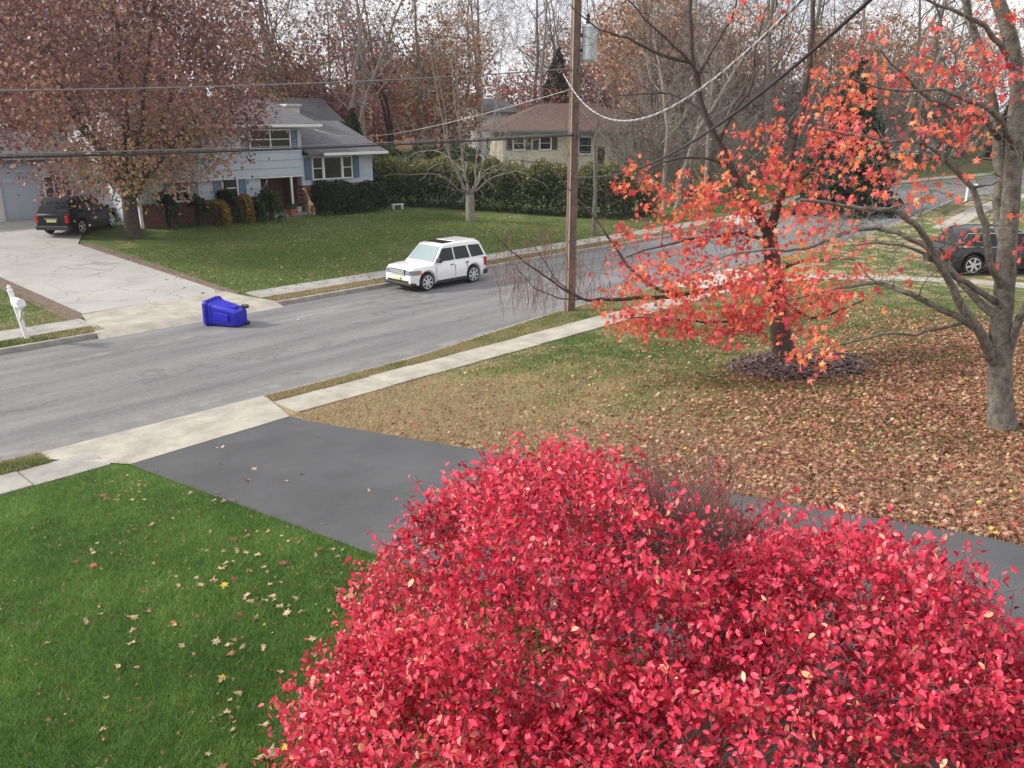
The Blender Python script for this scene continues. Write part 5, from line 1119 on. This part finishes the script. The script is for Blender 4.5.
# ------------------------------------------------------------------ the burning bush in the foreground
V = [(4.0, 2.6, TZ(4.0, 2.6)+.09)]; F = []
for rr, hh in ((.6, .08), (.9, .06), (1.0, .01)):
    for i in range(36): a = 2*PI*i/36; x_, y_ = min(5.55, 4.0+1.75*rr*jit[i]*math.cos(a)), 2.5+1.75*rr*jit[(i+7) % 36]*math.sin(a); V.append((x_, y_, TZ(x_, y_)+hh))
for i in range(36): F.append((0, 1+i, 1+(i+1) % 36))
for k in range(2):
    for i in range(36): F.append((1+k*36+i, 1+(k+1)*36+i, 1+(k+1)*36+(i+1) % 36, 1+k*36+(i+1) % 36))
tag(obj('mulch_bed', np_mesh('mulch_bed', V, F, M_mulch)), kind='structure')
def burning_bush():
    bx, by = 4.15, 2.6; gz = TZ(4.15, 2.6); root = thing('burning_bush', 'huge bright crimson bush filling the foreground beside the drive', 'bush', (bx, by, gz)); t = Tree(301); rg = np.random.default_rng(302)
    def W(r, f, z): return np.array([FV[0]*f+RV[0]*r-bx, FV[1]*f+RV[1]*r-by, z-gz])
    lobes = [(W(.42, 5.05, 2.35), (1.55, 1.5, 1.28)), (W(2.05, 4.55, 2.05), (1.35, 1.3, 1.32)), (W(-.42, 4.35, 1.95), (1.0, .95, .95)), (W(1.15, 3.9, 1.95), (1.3, 1.1, 1.15)), (W(2.9, 4.1, 1.75), (1.0, 1.0, 1.05)), (W(.35, 3.7, 1.8), (1.0, .9, .95)), (W(1.2, 5.3, 2.2), (1.2, 1.2, 1.15)), (W(1.15, 4.7, 2.2), (1.2, 1.0, 1.12)), (W(.0, 4.55, 2.1), (1.0, .9, .95))]
    for k in range(26):
        c, r = lobes[k % len(lobes)]; d = ellip(rg, 1, (0, 0, 0), r, .5)[0]; d[2] = abs(d[2])*.7; e = c+d*.75
        b0 = np.array([rg.normal()*.22+.0, rg.normal()*.22, -.05]); m_ = lerp(b0, e, .45)+np.array([0, 0, .15])
        t.limb([b0, m_, e], .035, .009, sub=4, wob=.10)
    tg = []
    for (c, r), n in zip(lobes, (4600, 3900, 2300, 3400, 2200, 2700, 1500, 2600, 1800)):
        q = np.concatenate([ellip(rg, int(n*.72), c, r, .84), ellip(rg, n-int(n*.72), c, r, .55), ellip(rg, int(n*.09), c, tuple(v*1.05 for v in r), .95)])
        # drop what lies deep inside another lobe or under the skirt
        keep = np.ones(len(q), bool)
        for c2, r2 in lobes:
            if c2 is c: continue
            keep &= (((q-c2)/np.array(r2))**2).sum(1) > .6
        keep &= q[:, 2] > .25
        tg.append(q[keep])
    tg = np.concatenate(tg)
    # natural openings, where twigs and the drive show through
    holes = [(W(1.3, 5.45, 3.35), .60), (W(1.0, 5.75, 3.35), .42), (W(-.58, 4.9, 3.1), .46), (W(1.75, 4.1, 2.75), .32), (W(2.2, 4.4, 2.95), .22), (W(.9, 4.6, 3.35), .18), (W(1.45, 3.6, 2.6), .25)]
    keep = np.ones(len(tg), bool); thin = np.zeros(len(tg), bool)
    for i, (c, r) in enumerate(holes):
        d = np.linalg.norm(tg-c, axis=1); keep &= ~((d < r) & (rg.random(len(tg)) < (.8 if i < 2 else .45)))
    q = tg; cl = np.sin(q[:, 0]*7.1+1.3*np.sin(q[:, 1]*5))*np.sin(q[:, 1]*6.3+1.1*np.sin(q[:, 2]*5))+.6*np.sin(q[:, 2]*8+q[:, 0]*4)
    keep &= (cl > -.55) | (rg.random(len(tg)) < .3)
    t.reach(tg[keep], rmax=.011, rtip=.0028, lift=-.04, jag=.16, steps=3, maxlen=1.5)
    # the leafless tuft at the back
    t.twigs(1, .2, r=.0024, bias=(0, 0, .35), spread=.9)
    tips = [q for q in t.tips if all(np.linalg.norm(q[1]-c) > r*.75 for c, r in holes[:2])]
    bare = []; c0 = W(1.2, 5.55, 2.7)
    for k in range(520):
        a = c0+np.array([rg.normal()*.28, rg.normal()*.28, rg.uniform(-.2, .3)]); d = np.array([rg.normal()*.5, rg.normal()*.5, 1.0]); d /= np.linalg.norm(d); l = rg.uniform(.4, .85); bare.append(([a, a+d*l*.5+rg.normal(size=3)*.02, a+d*l+rg.normal(size=3)*.03], [.004, .003, .002]))
    tubes_np(bare, 'leafless_twigs', STEM_R, root, minr=.002)
    t.tips = tips; t.build(root, mat('dark_bush_stems', (.15, .11, .095), rough=.9, col2=(.06, .045, .04), scale=15), minr=.0022)
    L = t.leafpts(9.0, .036)
    k = np.ones(len(L), bool)
    for c, r in holes: k &= ~((np.linalg.norm(L-c, axis=1) < r) & (rg.random(len(L)) < .88))
    L = L[k]
    tone = np.clip(.45+.25*np.sin(L[:, 0]*5.1+L[:, 1]*3.3)*np.cos(L[:, 2]*6+L[:, 0]*3)+rg.normal(0, .22, len(L)), 0, .94); tone[rg.random(len(L)) < .02] = 1
    mt = leafmat('crimson_bush_leaves', [(0, (.30, .015, .035)), (.25, (.60, .035, .08)), (.55, (.86, .07, .135)), (.85, (.92, .15, .21)), (.95, (.85, .28, .20)), (1, (.85, .50, .28))], trans=.28, rough=.42, spec=.45)
    leaves_np(L, .043, 'oval', 'leaves', mt, rg, root, rnd=tone, tilt=1.0, droop=.9, svar=.5)
    print('bush leaves', len(L), 'paths', len(t.paths))
burning_bush()

# ------------------------------------------------------------------ grass and leaf litter
def blades(P, h, w_, name, lm, rg, lean=.5, tone=None):
    n = len(P); a = rg.uniform(0, 2*PI, n); H_ = h*rg.uniform(.5, 1.25, n); l = rg.normal(0, lean, (n, 2))*H_[:, None]
    dx = np.cos(a)*w_*.5; dy = np.sin(a)*w_*.5
    V = np.stack([np.stack([P[:, 0]-dx, P[:, 1]-dy, P[:, 2]], -1), np.stack([P[:, 0]+dx, P[:, 1]+dy, P[:, 2]], -1), np.stack([P[:, 0]+l[:, 0], P[:, 1]+l[:, 1], P[:, 2]+H_], -1)], 1)
    F = np.arange(n*3).reshape(n, 3); rn = rg.random(n) if tone is None else np.clip(tone, 0, 1)
    return tag(obj(name, np_mesh(name, V.reshape(-1, 3), F, lm, attr=np.repeat(rn, 3))), kind='stuff')
def snoise(x, y, s, seed=0):
    r = np.random.default_rng(seed); v = 0
    for k in range(7):
        a, b_, c_ = r.uniform(-1, 1), r.uniform(-1, 1), r.uniform(0, 6.28); q = s*(1+.6*k); v = v+np.sin(x*a*q+y*b_*q+c_)/(1+.4*k)
    return v/3.0
rg = np.random.default_rng(500)
L_lawn = leafmat('lush_green_grass', [(0, (.05, .105, .022)), (.5, (.12, .235, .045)), (.85, (.23, .36, .085)), (1, (.42, .40, .2))], trans=.35, rough=.5)
L_dry = leafmat('dry_tan_grass', [(0, (.24, .17, .095)), (.45, (.46, .36, .21)), (.58, (.50, .42, .24)), (.68, (.20, .24, .07)), (1, (.09, .16, .035))], trans=.25, rough=.7)
# lush lawn left of the drive: denser close to the camera
def inwedge(x, y, a0=-42, a1=38):
    f = x*FV[0]+y*FV[1]; r = x*RV[0]+y*RV[1]; az = np.degrees(np.arctan2(r, f)); return (f > 2.5) & (az > a0) & (az < a1)
def sample(n, x0, x1, y0, y1, pw=None):
    x = rg.uniform(x0, x1, n); y = rg.uniform(y0, y1, n); k = inwedge(x, y); 
    if pw is not None: d = np.hypot(x, y); k &= rg.random(n) < np.clip((pw/d)**1.3, 0, 1)
    return x[k], y[k]
x, y = sample(1000000, -4.5, 5.75, 2.6, 14.42, 6.5)
k = x < 5.22+.043*(14.16-y)+.01+.025*rg.normal(size=len(x)); x, y = x[k], y[k]
tn = .42+.2*snoise(x, y, 1.6, 1)+.18*snoise(x, y, 6, 21)+rg.normal(0, .2, len(x)); tn[rg.random(len(x)) < .012] = 1
blades(np.stack([x, y, T(x, y)], -1), .062, .0075, 'lawn_grass', L_lawn, rg, tone=np.clip(tn, 0, 1), lean=.55); print('lawn', len(x))
# near verge left of the apron
x, y = sample(60000, -2, 4.3, 15.25, 15.85); tn = .5+.3*snoise(x, y, 3, 2)+rg.normal(0, .2, len(x))
blades(np.stack([x, y, T(x, y)], -1), .075, .012, 'verge_grass', L_dry, rg, tone=tn+.25)
# verge on the right and the dry yard
def yard_green(x, y): return .45+.36*snoise(x, y, .9, 5)+.18*snoise(x, y, 2.6, 6)+.55*np.clip((x-12.5)/4, 0, 1)-.8*np.clip((12.8-x)/3, 0, 1)
x = rg.uniform(8.8, 36, 90000); y = 15.36+rg.random(90000)*(.46+.9*np.clip((x-13)/7, 0, 1)); tn = .62+.3*snoise(x, y, 2.0, 7)+rg.normal(0, .18, len(x))-.3*np.clip((11-x)/2, 0, 1)
k = ~((x > 25.5) & (x < 30.3)); x, y, tn = x[k], y[k], tn[k]
blades(np.stack([x, y, np.full(len(x), .125)], -1), .06, .016, 'verge_grass', L_dry, rg, tone=tn)
x, y = sample(520000, 8.4, 30, .5, 14.42, 13); k = (x > 10.24-.12*y+.04*rg.normal(size=len(x))) & (np.hypot(x-17, y-7.6) > 1.0) & ((x < 27) | (y < 15-(x-27))); x, y = x[k], y[k]
tn = .26+.74*np.clip(yard_green(x, y), 0, 1)+rg.normal(0, .16, len(x))
blades(np.stack([x, y, T(x, y)], -1), .05, .014, 'yard_grass', L_dry, rg, tone=tn); print('yard', len(x))
x = rg.uniform(9, 46, 130000); y = rg.uniform(26.4, 39, 130000); k = (x > 14.1) & inwedge(x, y) & ((y < 36) | (x > 17)) & (x < 47-y*.4); x, y = x[k], y[k]
tn = .84+.14*snoise(x, y, .8, 8)+rg.normal(0, .12, len(x))
blades(np.stack([x, y, T(x, y)], -1), .06, .035, 'far_lawn_grass', L_dry, rg, tone=tn)
x = rg.uniform(-2, 9, 30000); y = rg.uniform(26.4, 38, 30000); k = x < 8.75-.05*(y-26.4); x, y = x[k], y[k]
blades(np.stack([x, y, T(x, y)], -1), .06, .035, 'far_lawn_grass', L_dry, rg, tone=.62+.4*snoise(x, y, 1.1, 18)+rg.normal(0, .15, len(x))-.35*np.clip((28-y)/1.5, 0, 1))
x = rg.uniform(14.5, 44, 40000); y = rg.uniform(24.5, 25.2, 40000); blades(np.stack([x, y, T(x, y)], -1), .06, .03, 'verge_grass', L_dry, rg, tone=.35+.35*snoise(x, y, 1.5, 9)+rg.normal(0, .2, len(x)))
x = rg.uniform(-2, 8.9, 15000); y = rg.uniform(24.5, 25.2, 15000); blades(np.stack([x, y, T(x, y)], -1), .06, .03, 'verge_grass', L_dry, rg, tone=.7+.3*snoise(x, y, 1.5, 9)+rg.normal(0, .2, len(x)))

# leaf litter over the right hand yard
L_litter = leafmat('fallen_leaves', [(0, (.08, .035, .025)), (.25, (.22, .085, .055)), (.5, (.34, .17, .105)), (.75, (.48, .30, .19)), (.9, (.62, .45, .30)), (.96, (.48, .10, .08)), (1, (.68, .46, .09))], trans=.15, rough=.7, spec=.2)
def litter_density(x, y):
    d = np.clip((8.8-y)/4.0, 0, 1)**1.1*np.clip((26-x)/8, 0, 1)
    d = d*(.75+.5*snoise(x, y, 1.3, 11))+.10*np.clip((14-y)/5, 0, 1); return np.clip(d, .012, 1)
x, y = sample(330000, 8.6, 26, -1, 14.4); k = (x > 10.25-.12*y) & (rg.random(len(x)) < litter_density(x, y)*.66); x, y = x[k], y[k]
tn = np.clip(rg.beta(2, 2, len(x))*.95, 0, .93); q = rg.random(len(x)); tn[q < .06] = .96; tn[q < .012] = 1
# nearest ones become single leaves below; this is the carpet
P = np.stack([x, y, T(x, y)+.012+.035*rg.random(len(x))], -1)
tag(leaves_np(P, .07, 'maple', 'leaf_litter', L_litter, rg, rnd=tn, tilt=.6, svar=.5), kind='stuff'); print('litter', len(P))
x = rg.uniform(13, 44, 1500); y = rg.uniform(24.6, 38, 1500)
tag(leaves_np(np.stack([x, y, T(x, y)+.05], -1), .10, 'maple', 'leaf_litter', L_litter, rg, tilt=.5), kind='stuff')

# single fallen leaves: the 300 that show largest
L_one = L_litter
def oakleaf():
    n = 18; v = [(0, 0, .01)]
    for i in range(n):
        a = 2*PI*i/n; r = (.30+.20*abs(math.cos(a)))*(1 if i % 2 == 0 else .58); v.append((r*math.cos(a)*1.15, r*math.sin(a)*.8, .10*math.sin(a*2)+.04*(i % 3)))
    return np.array(v), np.array([(0, i+1, (i+1) % n+1) for i in range(n)])
LEAF_T['oak'] = oakleaf()
kinds = [('oak', .84, 'tan lobed oak leaf'), ('maple7', .90, 'pale curled maple leaf'), ('maple', .25, 'brown withered leaf'), ('maple', .96, 'red fallen leaf'), ('oak', .5, 'russet lobed leaf'), ('maple', 1.0, 'yellow fallen leaf')]
pro = {}
for i, (tm, tone, lb) in enumerate(kinds):
    V0, F0 = LEAF_T[tm]; V1 = V0.copy(); V1[:, 2] += .22*(V1[:, 0]**2)+.15*np.abs(V1[:, 1]); pro[i] = np_mesh('fallen_leaf', V1, F0, L_one, attr=np.full(len(V0), tone))
def drop(i, x, y, s, where, dz=.035, lab=None, grp=None):
    o = obj('fallen_leaf', pro[i]); o.location = (x, y, TZ(x, y)+dz); o.rotation_euler = (rw.uniform(-.35, .35), rw.uniform(-.35, .35), rw.uniform(0, 6.28)); o.scale = (s,)*3
    tag(o, lab or kinds[i][2]+' '+where, 'leaf', grp or 'fallen leaves on the ground')
drop(0, 2.64, 5.21, .23, '', lab='large tan oak leaf on the grass at the bottom edge, touching the crimson bush'); drop(5, 3.92, 8.35, .12, '', lab='bright yellow leaf lying on the dark green lawn')
n = 0
while n < 258:
    x, y = rw.uniform(0, 5.5), rw.uniform(3.6, 13.8)
    if not bool(inwedge(np.float64(x), np.float64(y), -32, 5)): continue
    if rw.random() > (.25+.75*min(1, max(0, (x-.5)/4)))*min(1, max(.25, (11.5-y)/5)): continue
    if rw.random() < .4 and n > 10:
        x = last[0]+rw.gauss(0, .22); y = last[1]+rw.gauss(0, .22)
        if not (0 < x < 5.4): x = last[0]
    last = (x, y)
    q = rw.random(); i = 0 if q < .36 else 1 if q < .62 else 2 if q < .80 else 3 if q < .86 else 4 if q < .975 else 5
    drop(i, x, y, rw.uniform(.05, .12)*(1.35 if rw.random() < .15 else 1), 'lying on the lush green lawn'); n += 1
n = 0
while n < 34:
    y = rw.uniform(0, 14); x = rw.uniform(5.6, 10.8-.17*y)
    q = rw.random(); drop(0 if q < .4 else 1 if q < .8 else 4, x, y, rw.uniform(.05, .12), 'lying on the dark asphalt drive', .03); n += 1
for i in range(6): drop(rw.choice([0, 1, 4]), rw.uniform(2, 16), rw.uniform(17, 22), .12, 'lying on the grey street', .06)

# ------------------------------------------------------------------ air
m = bpy.data.materials.new('thin_haze'); m.use_nodes = True; t_ = m.node_tree; t_.nodes.clear()
o_ = t_.nodes.new('ShaderNodeOutputMaterial'); v_ = t_.nodes.new('ShaderNodeVolumePrincipled')
v_.inputs['Color'].default_value = (.86, .88, .95, 1); v_.inputs['Density'].default_value = .00035; v_.inputs['Anisotropy'].default_value = .2
t_.links.new(v_.outputs[0], o_.inputs['Volume'])
tag(MB().box(-420, 720, -420, 760, -2, 36).build('haze', m), kind='stuff')

x, y = rg.uniform(-1, 5.4, 1500), rg.uniform(3.5, 14, 1500); k = inwedge(x, y) & (snoise(x, y, 1.7, 33) > -.1); x, y = x[k], y[k]
tag(leaves_np(np.stack([x, y, T(x, y)+.03+.02*rg.random(len(x))], -1), .032, 'clump', 'leaf_scraps', L_litter, rg, rnd=rg.beta(2, 2, len(x))*.9, tilt=.7, svar=.6), kind='stuff')
